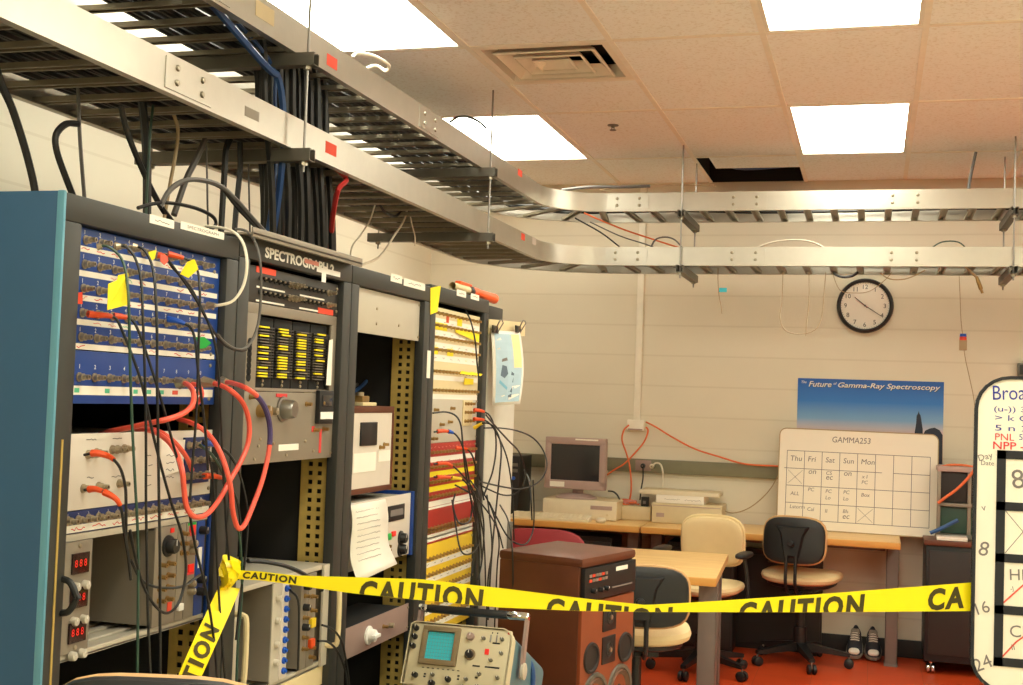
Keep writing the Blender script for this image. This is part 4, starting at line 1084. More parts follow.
# ================================================================== CABLES ON THE RACK FRONTS
def rk(name, label, pts, X, r, m, **k):
    if isinstance(X, tuple):
        n = len(pts); X = [X[0]+(X[1]-X[0])*min(1, i/(n-1)*2.2) for i in range(n)]
    return cable(name, label, cpx(pts, X), r, m, **k)
X1 = (XP+.02, XF+.07)
rk('green_cable', 'dark green cable hanging down the first rack from a top row jack', [(97, 247), (106, 246), (116, 252), (123, 262), (127, 280), (129, 310), (130, 360), (132, 420), (135, 480), (138, 540), (138, 610), (137, 690)], X1, .0027, 'cable_green', boots=[(0, .05, 'nickel')])
rk('black_cable', 'black cable hanging from the third top row jack, past the large yellow flag', [(116, 246), (126, 247), (135, 258), (141, 280), (143, 320), (145, 380), (146, 440), (146, 500), (147, 560), (148, 620), (151, 690)], X1, .0027, 'cable_black', boots=[(0, .05, 'nickel')])
rk('black_cable', 'black cable hanging from the fourth top row jack of the first rack', [(133, 246), (143, 249), (151, 262), (155, 285), (157, 330), (157, 380), (158, 430), (159, 500), (160, 560), (160, 690)], X1, .0027, 'cable_black', boots=[(0, .05, 'nickel')])
rk('black_cable', 'black cable crossing the upper blue panel down to its right side', [(158, 255), (166, 258), (180, 276), (195, 298), (207, 320), (216, 335), (226, 346), (240, 351), (246, 350)], (XP+.02, XF+.05), .0027, 'cable_black', boots=[(0, .12, 'boot_orange')])
rk('black_cable', 'black cable slanting beside the crossing one and hanging down at right', [(164, 254), (173, 268), (188, 284), (200, 305), (211, 330), (216, 350), (219, 380), (221, 420), (223, 470), (226, 520), (229, 560)], (XP+.02, XF+.06), .0027, 'cable_black')
rk('black_cable', 'black cable with orange boot hanging under the yellow flag at right', [(168, 254), (180, 257), (192, 262), (198, 272), (200, 295), (199, 330), (198, 370), (196, 420), (192, 470), (190, 500)], X1, .0027, 'cable_black', boots=[(.0, .14, 'boot_orange')])
rk('black_cable', 'black cable with orange boot from the fourth jack row, first of two, looping low', [(88, 314), (98, 315), (110, 316), (117, 320), (124, 335), (133, 358), (142, 385), (152, 430), (162, 470), (172, 505), (182, 535), (186, 570), (180, 600), (168, 613), (155, 606), (143, 585), (136, 560), (130, 530)], X1, .0027, 'cable_black', boots=[(.0, .13, 'boot_orange')])
rk('black_cable', 'black cable with orange boot from the fourth jack row, second of two', [(114, 316), (124, 317), (133, 321), (140, 335), (147, 355), (155, 380), (164, 410), (172, 440), (180, 470), (188, 505), (195, 545), (206, 590), (214, 640), (218, 690)], X1, .0027, 'cable_black', boots=[(.0, .10, 'boot_orange')])
rk('black_cable', 'black cable with blue boot from the fourth jack row hanging at right', [(168, 319), (178, 321), (190, 327), (195, 340), (198, 370), (203, 410), (206, 440), (208, 470)], X1, .0027, 'cable_black', boots=[(.0, .22, 'boot_blue')])
rk('black_cable', 'black cable with orange boot on the white instrument, upper one', [(84, 455), (95, 453), (108, 456), (115, 461), (121, 470), (125, 485), (126, 500), (126, 540)], X1, .0027, 'cable_black', boots=[(.10, .40, 'boot_orange')])
rk('black_cable', 'black cable with two orange boots on the white instrument, lower one', [(84, 490), (95, 489), (106, 493), (117, 500), (122, 512), (124, 530), (128, 555), (131, 580)], X1, .0027, 'cable_black', boots=[(.06, .24, 'boot_orange'), (.26, .5, 'boot_orange')])
rk('black_cable', 'black cable drooping between modules of the first crate', [(131, 560), (140, 578), (152, 586), (168, 588), (184, 586), (194, 579), (203, 573)], XF+.04, .0027, 'cable_black')
rk('black_cable', 'black cable hanging along the right edge of the first rack', [(203, 440), (210, 460), (214, 490), (216, 530), (218, 580), (222, 640), (226, 690)], XF+.05, .0027, 'cable_black')
rk('green_cable', 'grey green cable bending from the navy jack block to the lower crate', [(200, 445), (212, 455), (222, 472), (232, 500), (240, 540), (242, 590), (238, 640), (236, 690)], XF+.05, .003, 'cable_green')
rk('black_cable', 'black cable with blue boot leaving the navy jack block', [(203, 443), (211, 444), (222, 448), (232, 458), (240, 475), (246, 500), (248, 520), (245, 560), (240, 600), (236, 640)], XF+.05, .0029, 'cable_black', boots=[(.02, .14, 'boot_blue')])
rk('black_cable', 'black cable with orange boot at the bottom of the navy jack block', [(200, 477), (208, 476), (222, 478), (230, 486), (238, 505), (241, 540), (238, 580)], XF+.04, .0029, 'cable_black', boots=[(.1, .32, 'boot_orange')])
rk('white_cable', 'cream cable looping out of the blue panel over the rack top', [(208, 305), (220, 305), (234, 300), (244, 284), (247, 262), (243, 243), (234, 232), (222, 228), (206, 226)], [XP+.02, XP+.05, XF+.05, XF+.06, XF+.06, XF+.04, XF+.01, XF-.04, XF-.1], .0032, 'cable_white', boots=[(0, .08, 'nickel')])
rk('grey_cable', 'grey cable looping from the rack top down between first and second rack', [(236, 229), (246, 231), (255, 242), (260, 260), (261, 290), (258, 325), (248, 346), (236, 349), (224, 342), (218, 334)], [XF-.06, XF+.01, XF+.03]+[XF+.05]*7, .0032, 'cable_grey')
# thick coral cables
rk('coral_cable', 'coral cable curling from the blue panel back into the dark gap', [(180, 383), (187, 384), (193, 391), (193, 403), (184, 413), (168, 419), (150, 423), (132, 427), (112, 431), (100, 434)], [XP+.03, XP+.06, XF+.08, XF+.09, XF+.09, XF+.08, XF+.05, XF+.01, XP-.03, XP-.08], .0052, 'cable_coral', seg=8, boots=[(0, .08, 'nickel')])
rk('coral_cable', 'coral cable making the wide loop ending below the navy jack block', [(203, 382), (216, 384), (230, 390), (243, 403), (249, 422), (248, 443), (240, 463), (229, 482), (219, 500), (207, 514), (195, 517), (187, 508), (184, 490), (182, 470), (176, 452), (166, 439), (152, 431), (136, 429)], [XP+.03, XP+.06]+[XF+.09]*12+[XF+.06, XF+.04, XF+.0, XP-.04], .0052, 'cable_coral', seg=8, boots=[(0, .05, 'nickel')])
rk('coral_cable', 'coral cable with purple tape reaching over the second rack and back', [(222, 382), (232, 383), (246, 388), (258, 397), (266, 410), (270, 428), (269, 450), (263, 478), (254, 503), (245, 524), (238, 528), (233, 512), (231, 490), (226, 468), (218, 448), (208, 434), (194, 424), (178, 419)], [XP+.03, XF+.05]+[XF+.11]*11+[XF+.10, XF+.08, XF+.05, XF+.02, XP-.03], .0052, 'cable_coral', seg=8, boots=[(0, .03, 'nickel')], bands=[(.17, .34, 'tape_purple')])
rk('coral_cable', 'short coral cable coming out of the gap over the white instrument', [(142, 428), (158, 431), (172, 440), (183, 452), (189, 462), (192, 470)], [XP-.05, XF, XF+.03, XF+.03, XF+.02, XP+.03], .005, 'cable_coral', seg=8)
rk('coral_cable', 'faint coral cable curving from the blue panel beside the first', [(192, 384), (199, 386), (202, 394), (199, 401), (190, 409), (176, 416)], [XP+.03, XP+.05, XF+.05, XF+.04, XF+.02, XP-.03], .0046, 'cable_coral', seg=8)
# hanging paper flags
def note(label, pts, X, m, nm='sticky_note'):
    P = cpx(pts, X if not isinstance(X, list) else X)
    o = MB(); o.prism(P, (.0012, 0, 0), m); return tag(o.build(nm), label, 'note')
note('large yellow paper flag hanging on cables over the upper blue panel', [(107, 310), (127, 305), (128, 273), (118, 275), (117, 280), (108, 284)], [XF+.05, XF+.055, XF+.055, XF+.045, XF+.045, XF+.045], 'note_yellow')
note('small folded yellow flag under an orange boot on the upper blue panel', [(180, 274), (188, 278), (198, 269), (194, 259), (187, 262)], [XF+.05, XF+.05, XF+.06, XF+.06, XF+.05], 'note_yellow')
note('green paper flag near the right edge of the upper blue panel', [(196, 337), (204, 337), (211, 343), (205, 348), (199, 349)], [XF+.04, XF+.05, XF+.05, XF+.05, XF+.04], 'note_green')
note('tiny yellow tag on a cable in the top jack row', [(148, 252), (156, 250), (154, 259), (150, 261)], XF+.03, 'note_yellow')
note('small orange flag beside an orange boot in the top jack row', [(160, 254), (167, 256), (168, 261), (164, 265), (160, 261)], XF+.03, 'paper_red')
note('coral sticker at the left edge of the upper blue panel', [(76, 293), (82, 292), (82, 304), (76, 304)], XP+.002, 'tag_red')
# rack 4 cables
X4 = (XP+.02, XF+.07)
for lab, pts, bt in (
    ('black cable curving out of the grey panel and down the red jack panel', [(433, 413), (446, 412), (456, 416), (461, 426), (463, 448), (466, 475), (472, 505), (478, 540), (480, 600)], ()),
    ('black cable with orange and blue boot at the red panel top', [(434, 432), (445, 431), (455, 434), (462, 445), (466, 462), (469, 480), (474, 500)], [(.05, .24, 'boot_orange'), (.22, .3, 'boot_blue')]),
    ('black cable with orange boot in the middle of the red panel', [(434, 464), (445, 463), (454, 467), (464, 477), (472, 488), (478, 510), (484, 540), (486, 600)], [(.04, .26, 'boot_orange')]),
    ('black cable with orange boot and yellow sleeve low on the red panel', [(434, 477), (444, 477), (455, 478), (463, 480), (470, 488), (476, 500), (480, 530), (482, 560)], [(.04, .22, 'boot_orange'), (.24, .4, 'boot_yellow')]),
    ('black cable with orange boot high on the red panel', [(456, 448), (466, 449), (472, 455), (476, 468), (480, 480), (484, 500)], [(0, .25, 'boot_orange')]),
    ('black cable with orange plug leaving the jack block, hanging down', [(474, 410), (482, 411), (490, 416), (495, 430), (496, 450), (493, 470), (489, 482), (484, 495)], [(0, .18, 'boot_orange')]),
    ('black cable with orange plug leaving the jack block, reaching right', [(474, 419), (484, 420), (492, 426), (500, 440), (507, 458), (511, 480), (513, 505), (514, 540)], [(0, .14, 'boot_orange')]),
    ('thin black cable from the jack block falling past the white cabinet', [(474, 428), (484, 423), (494, 427), (501, 445), (500, 470), (497, 500), (493, 540), (490, 580), (488, 620)], [(0, .1, 'boot_yellow')]),
    ('long black cable loop swinging out right in front of the monitor', [(484, 428), (500, 428), (518, 431), (533, 438), (543, 450), (547, 464), (543, 477), (534, 485), (520, 489), (504, 487), (490, 484), (478, 481)], ()),
    ('second black loop swinging right, lower and smaller', [(478, 484), (490, 490), (503, 495), (515, 494), (523, 486), (525, 470), (519, 452), (508, 440), (497, 428), (486, 415)], ()),
    ('black cable drooping in a loop below the red panel', [(452, 500), (455, 520), (459, 545), (464, 554), (472, 553), (478, 545), (480, 530)], ()),
    ('black cable hanging down over the yellow panel', [(478, 510), (476, 540), (472, 570), (470, 600)], ()),
    ('black cable hanging straight beside the rack edge, left one', [(487, 495), (490, 520), (492, 550), (488, 580), (486, 640)], ()),
    ('black cable hanging straight beside the rack edge, right one', [(482, 490), (492, 510), (499, 540), (497, 570), (494, 640)], ()),
    ('black cable drooping in a swag before the brown speaker', [(489, 502), (498, 520), (508, 537), (518, 544), (527, 543), (533, 530), (534, 510), (533, 480)], ()),
    ('black cable falling past the speaker corner', [(500, 505), (508, 520), (512, 545), (513, 580), (513, 620)], ()),
    ('thick black cable falling at the white cabinet edge', [(524, 470), (529, 480), (531, 500), (532, 520)], ()),
    ('black cable drooping over the cream jack panel', [(466, 311), (471, 322), (475, 340), (477, 362), (479, 380)], ()),
    ('tangled black cable crossing the red panel to the right', [(455, 485), (468, 492), (478, 500), (490, 515), (498, 530), (503, 548)], ()),
    ('tangled black cable bunched at the rack edge', [(470, 480), (478, 492), (482, 510), (484, 530), (482, 560), (478, 580)], ()),
    ('black loop hanging low over the red panel, inner one', [(455, 494), (453, 505), (457, 520), (463, 524), (470, 520), (472, 505), (469, 490)], ()),
):
    rk('black_cable', lab, pts, X4 if 'speaker' not in lab and 'cabinet' not in lab and 'loop swinging' not in lab else (XF+.03, XF+.16), .0029, 'cable_black', boots=bt)
# rack 2 lower crate cables
rk('black_cable', 'black cable arching over the lower crate of the second rack', [(248, 561), (265, 562), (285, 566), (300, 572), (312, 580), (322, 590)], XF+.03, .005, 'cable_black')
rk('black_cable', 'black cable drooping out of the lower crate, outer one', [(322, 625), (332, 629), (341, 640), (346, 660), (350, 690)], XF+.04, .0029, 'cable_black')
rk('black_cable', 'black cable drooping out of the lower crate, inner one', [(318, 641), (328, 642), (338, 652), (345, 670), (348, 690)], XF+.04, .0029, 'cable_black')
rk('black_cable', 'thin black cable hanging inside the lower crate', [(290, 590), (298, 600), (299, 630), (298, 670)], XF+.02, .003, 'cable_black')

# ================================================================== CAUTION TAPE
def interp(xs_, ys_, x):
    if x <= xs_[0]: return ys_[0]
    for i in range(1, len(xs_)):
        if x <= xs_[i]: return ys_[i-1]+(ys_[i]-ys_[i-1])*(x-xs_[i-1])/(xs_[i]-xs_[i-1])
    return ys_[-1]
def ribbon(P, D, F, Wd, letters, t_):
    """a tape along the points P of its upper edge; D: unit vectors across it; F: visible width, the rest is folded behind"""
    S = [0.]
    for a, b in zip(P, P[1:]): S.append(S[-1]+(b-a).length)
    def at(s):
        i = 1
        while i < len(S)-1 and S[i] < s: i += 1
        k = (s-S[i-1])/(S[i]-S[i-1]); k = min(max(k, -.2), 1.2)
        p = P[i-1]+(P[i]-P[i-1])*k; d = (D[i-1].lerp(D[i], k)).normalized(); f_ = F[i-1]+(F[i]-F[i-1])*k
        n = d.cross(P[i]-P[i-1]).normalized()
        if n.dot(Vector((0, 0, CZ))-p) < 0: n = -n
        return p, d, f_, n
    def pt(s, v, off=0.):
        p, d, f_, n = at(s)
        if v > f_: return p+d*(2*f_-v)-n*(.0024+off)
        return p+d*v+n*off
    b = MB(); n = len(S)-1; vs = []; fs = []
    for i in range(n+1):
        f_ = F[i]; s = S[i]
        vs += [pt(s, 0), pt(s, min(f_, Wd)), pt(s, min(Wd, f_*1.92)) if Wd > f_+.002 else pt(s, min(f_, Wd))]
    for i in range(n):
        fs.append((3*i, 3*i+1, 3*i+4, 3*i+3))
        if Wd > F[i]+.002 and Wd > F[i+1]+.002: fs.append((3*i+1, 3*i+2, 3*i+5, 3*i+4))
    b.add(vs, fs, 'tape_yellow'); b.build('band', t_)
    for txt, s0, s1, h0, h1, squash in letters:
        V_, F_, w_, h_ = text_geo(txt, .045, .10)
        bm = bmesh.new(); bv = []
        for a, c in V_:
            s = s0+(s1-s0)*a/w_; v = h1+(h0-h1)*c/h_; f_ = at(s)[2]
            if squash: v = v/Wd*f_
            bv.append(bm.verts.new((s, v-f_, 0)))
        for f in F_: bm.faces.new([bv[i] for i in f])
        bmesh.ops.triangulate(bm, faces=bm.faces[:])
        bmesh.ops.bisect_plane(bm, geom=bm.verts[:]+bm.edges[:]+bm.faces[:], plane_co=(0, -.0005, 0), plane_no=(0, 1, 0), clear_outer=True)
        bm.verts.index_update()
        m_ = MB(); m_.add([pt(v.co.x, v.co.y+at(v.co.x)[2], .0012) for v in bm.verts], [[v.index for v in f.verts] for f in bm.faces], 'tape_ink'); bm.free()
        if m_.v: m_.build('lettering', t_)
YB = 2.98                                     # plane of the near whiteboard
A, B = onX(238, 570, XF+.05), onY(978, 582, YB+.02)
PN = Vector((B.y-A.y, -(B.x-A.x), 0)).normalized()
def onT(x, y, off=0):
    o = Vector((0, 0, CZ)); d = ray(x, y); return o+d*((A-o).dot(PN)/d.dot(PN))
pxs = list(range(236, 984, 12))
ux, uy = (236, 262, 295, 350, 420, 500, 580, 646, 700, 820, 984), (570, 571.5, 575.5, 577, 579, 588, 598, 605, 602, 594, 581.5)
lx, ly = (236, 262, 295, 350, 420, 500, 580, 646, 820, 984), (579, 580.5, 585, 593, 600, 607.5, 611, 612, 612.3, 611)
P, F = [], []
for x in pxs:
    a, b = onT(x, interp(ux, uy, x)), onT(x, interp(lx, ly, x)); P.append(a); F.append((a-b).length)
TWD = .066
def s_of(px):
    S = 0; k = (px-pxs[0])/12; i = int(k)
    for j in range(min(i, len(P)-1)): S += (P[j+1]-P[j]).length
    return S+(k-i)*(P[min(i+1, len(P)-1)]-P[min(i, len(P)-2)]).length if i < len(P)-1 else S+(k-i)*(P[-1]-P[-2]).length
ct = thing('caution_tape', 'yellow caution tape stretched across the room from rack post to whiteboard', 'caution tape', (0, 0, 0))
ribbon(P, [Vector((0, 0, -1))]*len(P), F, TWD, [('CAUTION', s_of(243), s_of(297), .008, .058, True), ('CAUTION', s_of(360), s_of(484), .0065, .056, False), ('CAUTION', s_of(547), s_of(673), .0065, .056, False), ('CAUTION', s_of(739), s_of(865), .0065, .056, False), ('CA', s_of(928), s_of(964), .0065, .056, False)], ct)
# knot at the rack post, and the tail hanging down from it
k = MB(); c = onX(229, 573, XF+.045)
for j, (rr, ph) in enumerate(((.022, 0), (.018, 1.1), (.024, 2.2))):
    pts = [c+Vector((.012*math.sin(a*2+ph), rr*math.cos(a), rr*.95*math.sin(a)+.006*math.cos(3*a))) for a in [2*PI*i/16 for i in range(17)]]
    wv = Vector((.010, 0, .0)); vs = []; fs = []
    for i, p in enumerate(pts):
        w_ = Vector((.008*math.cos(i*.8+ph), .004, .011*math.sin(i*.5+ph)+.006)); vs += [p-w_, p+w_]
    for i in range(16): fs.append((2*i, 2*i+1, 2*i+3, 2*i+2))
    k.add(vs, fs, 'tape_yellow')
k.pillow(c, (0, 1, 0), (0, 0, 1), (1, 0, 0), .042, .05, .03, 'tape_yellow', ex=2.2, seg=16, rings=4)
k.prism([c+Vector((.016, -.03, .035)), c+Vector((.018, .012, .018)), c+Vector((.018, .016, -.004)), c+Vector((.016, -.014, .010))], (.001, 0, 0), 'tape_yellow')
k.build('knot', ct)
tl = []; dl = []
LE = ((158, 712), (170, 690), (186, 656), (200, 627), (210, 606), (219, 588)); RE = ((196, 712), (203, 690), (212, 668), (221, 645), (229, 622), (238, 590))
LE = ((162, 712), (172, 690), (186, 657), (199, 628), (210, 605), (219, 586)); RE = ((188, 712), (196, 692), (207, 664), (218, 636), (228, 612), (236, 588))
for i, (l, r_) in enumerate(zip(LE, RE)):
    xa = XF+.05+.02*math.sin(i*.9); a, b = onX(*l, xa), onX(*r_, xa+.012); tl.append(a); dl.append((b-a))
wd = [d.length for d in dl]; S = [0]
for a, b in zip(tl, tl[1:]): S.append(S[-1]+(b-a).length)
WDT = .066
ribbon(tl, [d.normalized() for d in dl], [WDT]*6, WDT, [('CAUTION', S[3]+.022-.277, S[3]+.022, .008, .058, False)], ct)
# ================================================================== BACK OF THE ROOM
def desk_mat():
    m = bpy.data.materials.new('desk_top'); m.use_nodes = True; nt = m.node_tree; n = nt.nodes; b = n['Principled BSDF']
    tc = n.new('ShaderNodeTexCoord'); mp = n.new('ShaderNodeMapping'); mp.inputs['Scale'].default_value = (2, 30, 30); nt.links.new(tc.outputs['Object'], mp.inputs[0])
    nz = n.new('ShaderNodeTexNoise'); nz.inputs['Scale'].default_value = 1.5; nz.inputs['Detail'].default_value = 6; nt.links.new(mp.outputs[0], nz.inputs['Vector'])
    rp = n.new('ShaderNodeValToRGB'); e = rp.color_ramp.elements; e[0].position = .3; e[0].color = lin((208, 164, 98)); e[1].position = .7; e[1].color = lin((230, 192, 128))
    nt.links.new(nz.outputs['Fac'], rp.inputs[0]); nt.links.new(rp.outputs[0], b.inputs['Base Color']); b.inputs['Roughness'].default_value = .35
    MATS['desk_top'] = m
desk_mat()
DZ, DY = .767, 7.58
def desk(name, label, x0, x1, y0, y1, z, legs, cat='desk'):
    t = thing(name, label, cat, ((x0+x1)/2, (y0+y1)/2, 0)); w, d = (x1-x0)/2, (y1-y0)/2
    top = MB().box((-w, -d+.006, z-.038), (w, d, z), 'desk_top', .004).build('tabletop', t)
    MB().box((-w, -d, z-.040), (w, -d+.03, z-.002), 'desk_edge', .008).build('edge_strip', t)
    for lx_, ly_, lw, ld in legs:
        l = MB(); X, Y = lx_-(x0+x1)/2, ly_-(y0+y1)/2
        l.box((X-lw/2, Y-ld/2, .012), (X+lw/2, Y-ld/2+.004, z-.04), 'desk_leg', .001); l.box((X+lw/2-.004, Y-ld/2, .012), (X+lw/2, Y+ld/2, z-.04), 'desk_leg', .001); l.box((X-lw/2, Y-ld/2, .012), (X-lw/2+.004, Y+ld/2, z-.04), 'desk_leg', .001)
        l.box((X-lw/2-.004, Y-ld/2-.004, 0), (X+lw/2+.004, Y+ld/2+.004, .014), 'desk_leg', .003)
        l.box((X-lw/2, Y-ld/2, z-.048), (X+lw/2, Y+ld/2, z-.039), 'desk_leg')
        l.build('leg', t)
    MB().box((-w+.08, d-.16, z-.10), (w-.08, d-.13, z-.04), 'desk_leg', .002).build('crossbar', t)
    return t
XJ = onY(640, 525, DY).x; XE = onY(901, 540, DY).x
desk('desk', 'long wooden desk at the back wall carrying the computer monitor', -2.95, XJ-.004, DY, 8.18, DZ, [(-2.86, 7.90, .07, .12), (XJ-.09, 7.90, .07, .12)])
desk('desk', 'long wooden desk at the back wall under the small whiteboard', XJ+.004, XE, DY, 8.18, DZ, [(XJ+.06, 7.90, .07, .12), (XE-.038, 7.93, .072, .12)])
TXR = -.689
wt_ = desk('work_table', 'wooden work table with steel legs behind the brown speaker', -1.42, TXR, 5.687, 6.644, .745, [(TXR-.045, 5.86, .082, .12), (TXR-.065, 6.46, .085, .13), (-1.34, 5.86, .085, .13), (-1.34, 6.46, .085, .13)], 'table'); wt_.rotation_euler.z = .054

def tube_frame(mb, pts, r, m, seg=8): mb.tube(smooth_path(pts), r, m, seg)
def make_chair(name, label, loc, rz, cush='chair_cream', rim='chair_rim', shell=True, arms=False, seat_z=.46, back_top=.86, bw=.40, bh=.32, base=True, gap=.018, phase=None, group='task chairs with rounded backs'):
    """faces local +y"""
    t = thing(name, label, 'chair', (*loc, 0), rz, group)
    MB().pillow((0, .02, seat_z), (1, 0, 0), (0, 1, 0), (0, 0, 1), .46, .44, .085, cush, ex=3.2, bow=.012).build('seat', t)
    MB().pillow((0, .02, seat_z-.035), (1, 0, 0), (0, 1, 0), (0, 0, 1), .40, .38, .06, 'black_plastic', ex=3.2, bow=.01).build('seat_pan', t)
    bz = back_top-bh/2; by = -.23; az = Vector((0, -1, .12)).normalized(); ay = Vector((0, .12, 1)).normalized()
    b = MB(); b.pillow((0, by+.028, bz), (1, 0, 0), ay, -az, bw-.02, bh-.03, .06, cush, ex=3.6, bow=.03); b.build('backrest', t)
    MB().pillow((0, by+.010, bz), (1, 0, 0), ay, az, bw, bh, .022, rim, ex=3.6, bow=-.03, pw=5).build('back_rim', t)
    if shell:
        s = MB(); s.pillow((0, by-.004, bz), (1, 0, 0), ay, az, bw-gap, bh-gap, .040, 'black_plastic', ex=3.8, bow=-.03, pw=5)
        # raised bracket
        c = Vector((0, by-.024, bz)); o = lambda x, z, q: c+Vector((x, 0, 0))+ay*z+az*q
        pf = [(-.10, .085), (.10, .085), (.07, .035), (.045, -.10), (-.045, -.10), (-.07, .035)]
        A_ = [o(x, z, -.004) for x, z in pf]; B_ = [o(x*.82, z*.88, .016) for x, z in pf]; n = 6
        s.add(A_+B_, [tuple(range(n, 2*n))]+[(i, (i+1) % n, n+(i+1) % n, n+i) for i in range(n)], 'black_plastic')
        s.build('back_shell', t)
        MB().lathe([(0, .020), (.03, .018), (.036, .012), (.036, 0)], o(0, -.02, .012), az, 'black_plastic', 14).build('adjust_knob', t)
    bk = MB()
    for x in (-.028, .028):
        tube_frame(bk, [(x, by-.035, bz-.04), (x, by-.045, bz-.14), (x, by-.04, seat_z-.02), (x, by+.06, seat_z-.075), (x, -.02, seat_z-.07)], .010, 'black_plastic')
    bk.build('back_support', t)
    cy = MB(); cy.cyl((0, 0, .12), (0, 0, seat_z-.06), .026, 'black_plastic', 14); cy.cyl((0, 0, .08), (0, 0, .22), .038, 'black_plastic', 14); cy.box((-.09, -.10, seat_z-.085), (.09, .11, seat_z-.055), 'black_plastic', .006); cy.build('column', t)
    if base:
        for k_ in range(5):
            a = 2*PI*k_/5+(.35 if phase is None else math.radians(phase)-rz); d = Vector((math.cos(a), math.sin(a), 0)); p = Vector((-d.y, d.x, 0))
            l = MB(); A_ = [p*.026+Vector((0, 0, .135))+d*.02, -p*.026+Vector((0, 0, .135))+d*.02, -p*.026+Vector((0, 0, .085))+d*.02, p*.026+Vector((0, 0, .085))+d*.02]
            B_ = [d*.29+p*.016+Vector((0, 0, .088)), d*.29-p*.016+Vector((0, 0, .088)), d*.29-p*.016+Vector((0, 0, .068)), d*.29+p*.016+Vector((0, 0, .068))]
            l.add(A_+B_, [(0, 1, 2, 3), (7, 6, 5, 4), (0, 4, 5, 1), (1, 5, 6, 2), (2, 6, 7, 3), (3, 7, 4, 0)], 'black_plastic'); lg = l.build('leg', t)
            c_ = MB(); q = d*.285
            for sg in (-1, 1): c_.lathe([(0, 0), (0, .026), (.004, .028), (.016, .028), (.020, .022), (.020, 0)], q+p*sg*.006+Vector((0, 0, .028)), p*sg, 'black_rubber', 14)
            c_.cyl(q+Vector((0, 0, .03)), q+Vector((0, 0, .07)), .006, 'steel', 8); c_.build('caster', lg)
    else:
        for k_ in range(4):
            a = PI/4+PI/2*k_; l = MB(); l.tube([(0.05*math.cos(a), .05*math.sin(a), seat_z-.07), (.20*math.cos(a), .20*math.sin(a), .3), (.27*math.cos(a), .27*math.sin(a), .0)], .014, 'chrome', 8); l.build('leg', t)
    if arms:
        for sg in (-1, 1):
            a = MB(); a.pillow((sg*.24, .02, seat_z+.20), (1, 0, 0), (0, 1, 0), (0, 0, 1), .075, .24, .035, 'black_plastic', ex=3); ar = a.build('armrest', t)
            s = MB(); tube_frame(s, [(sg*.24, .02, seat_z+.19), (sg*.262, .02, seat_z+.05), (sg*.25, .02, seat_z-.065), (sg*.10, .02, seat_z-.065)], .012, 'black_plastic'); s.build('arm_support', ar)
    return t
c1 = onY(716, 640, 7.2)
make_chair('task_chair', 'cream task chair with armrests facing the camera at the back desk', (c1.x-.085, 7.22), PI-.14, phase=258, arms=True, back_top=onY(716, 514, 7.42).z, bw=.39, bh=.31, seat_z=.485, shell=True, rim='chair_cream')
c2 = onY(794, 640, 7.30)
make_chair('task_chair', 'black backed task chair facing the desk below the small whiteboard', (onY(800, 640, 7.72).x, 7.71), -.18, back_top=onY(793, 516, 7.47).z, bw=.38, bh=.285, phase=215, seat_z=.515)
c3 = onY(690, 600, 5.05)
make_chair('task_chair', 'black backed task chair between the brown speaker and the work table leg', (c3.x-.255, 5.28), .22, back_top=onY(660, 566, 5.05).z, bw=.42, bh=.26, seat_z=.555)
v = onY(132, 666, 1.52)
make_chair('lab_stool', 'dark backed tall stool with tan rim at the bottom left corner', (v.x-.02, 1.74), .25, cush='cabinet_dark', gap=.003, back_top=v.z-.012, bw=.36, bh=.30, seat_z=v.z-.40, base=True)
v = onY(535, 529, 6.5)
make_chair('red_chair', 'red padded chair mostly hidden behind the brown speaker', (v.x-.0, 6.75), .1, cush='chair_red', rim='chair_red', shell=False, back_top=v.z, bw=.50, bh=.34, seat_z=.45, arms=True)

# ---------------- things on the desks
def zat(px, py, Y): return onY(px, py, Y).z
def X_(px, Y, py=500): return onY(px, py, Y).x
# desktop computer under the monitor
x0, x1 = X_(543, 7.80), X_(617, 7.80); zt = zat(580, 500, 7.80)
c = thing('desktop_computer', 'beige flat desktop computer under the monitor', 'computer', ((x0+x1)/2, 7.80, DZ)); w = (x1-x0)/2; h = zt-DZ
MB().box((-w, .012, .004), (w, .36, h), 'beige_plastic', .006).build('case', c); MB().box((-w, 0, .004), (w, .014, h), 'beige_light', .005).build('front_panel', c)
MB().box((w-.17, -.002, h*.55), (w-.03, .001, h*.75), 'monitor_mauve', .001).build('drive_slot', c); MB().cyl((w-.06, 0, h*.3), (w-.06, -.004, h*.3), .008, 'beige_plastic', 12).build('power_button', c)
for a in (-w+.03, w-.03): MB().box((a-.015, .03, 0), (a+.015, .06, .005), 'black_rubber').build('foot', c)
m = thing('computer_monitor', 'mauve framed flat monitor with dark screen standing on the beige computer', 'monitor', ((X_(547, 7.92)+X_(607, 7.92))/2-.012, 7.92, zt), -.10)
W2 = (X_(608, 7.92)-X_(546, 7.92))/2; zb_ = zat(575, 489, 7.92)-zt; zt_ = zat(575, 437.5, 7.92)-zt; b = .045
f = MB(); f.box((-W2, -.03, zb_), (W2, .02, zb_+b*1.25), 'monitor_mauve', .006); f.box((-W2, -.03, zt_-b), (W2, .02, zt_), 'monitor_mauve', .006); f.box((-W2, -.03, zb_+.02), (-W2+b*.9, .02, zt_-.02), 'monitor_mauve', .006); f.box((W2-b*.9, -.03, zb_+.02), (W2, .02, zt_-.02), 'monitor_mauve', .006)
f.box((-W2+.01, .0, zb_+.01), (W2-.01, .06, zt_-.01), 'monitor_mauve', .012); f.build('frame', m)
MB().box((-W2+b*.85, -.022, zb_+b*1.2), (W2-b*.85, -.001, zt_-b*.95), 'glass_dark', .002).build('screen', m)
MB().box((-W2+.04, -.0315, zb_+.012), (-W2+.14, -.030, zb_+.045), 'paper').build('sticker', m)
MB().box((.0, -.0312, zt_-.016), (W2-.05, -.030, zt_-.006), 'paper').build('top_label', m)
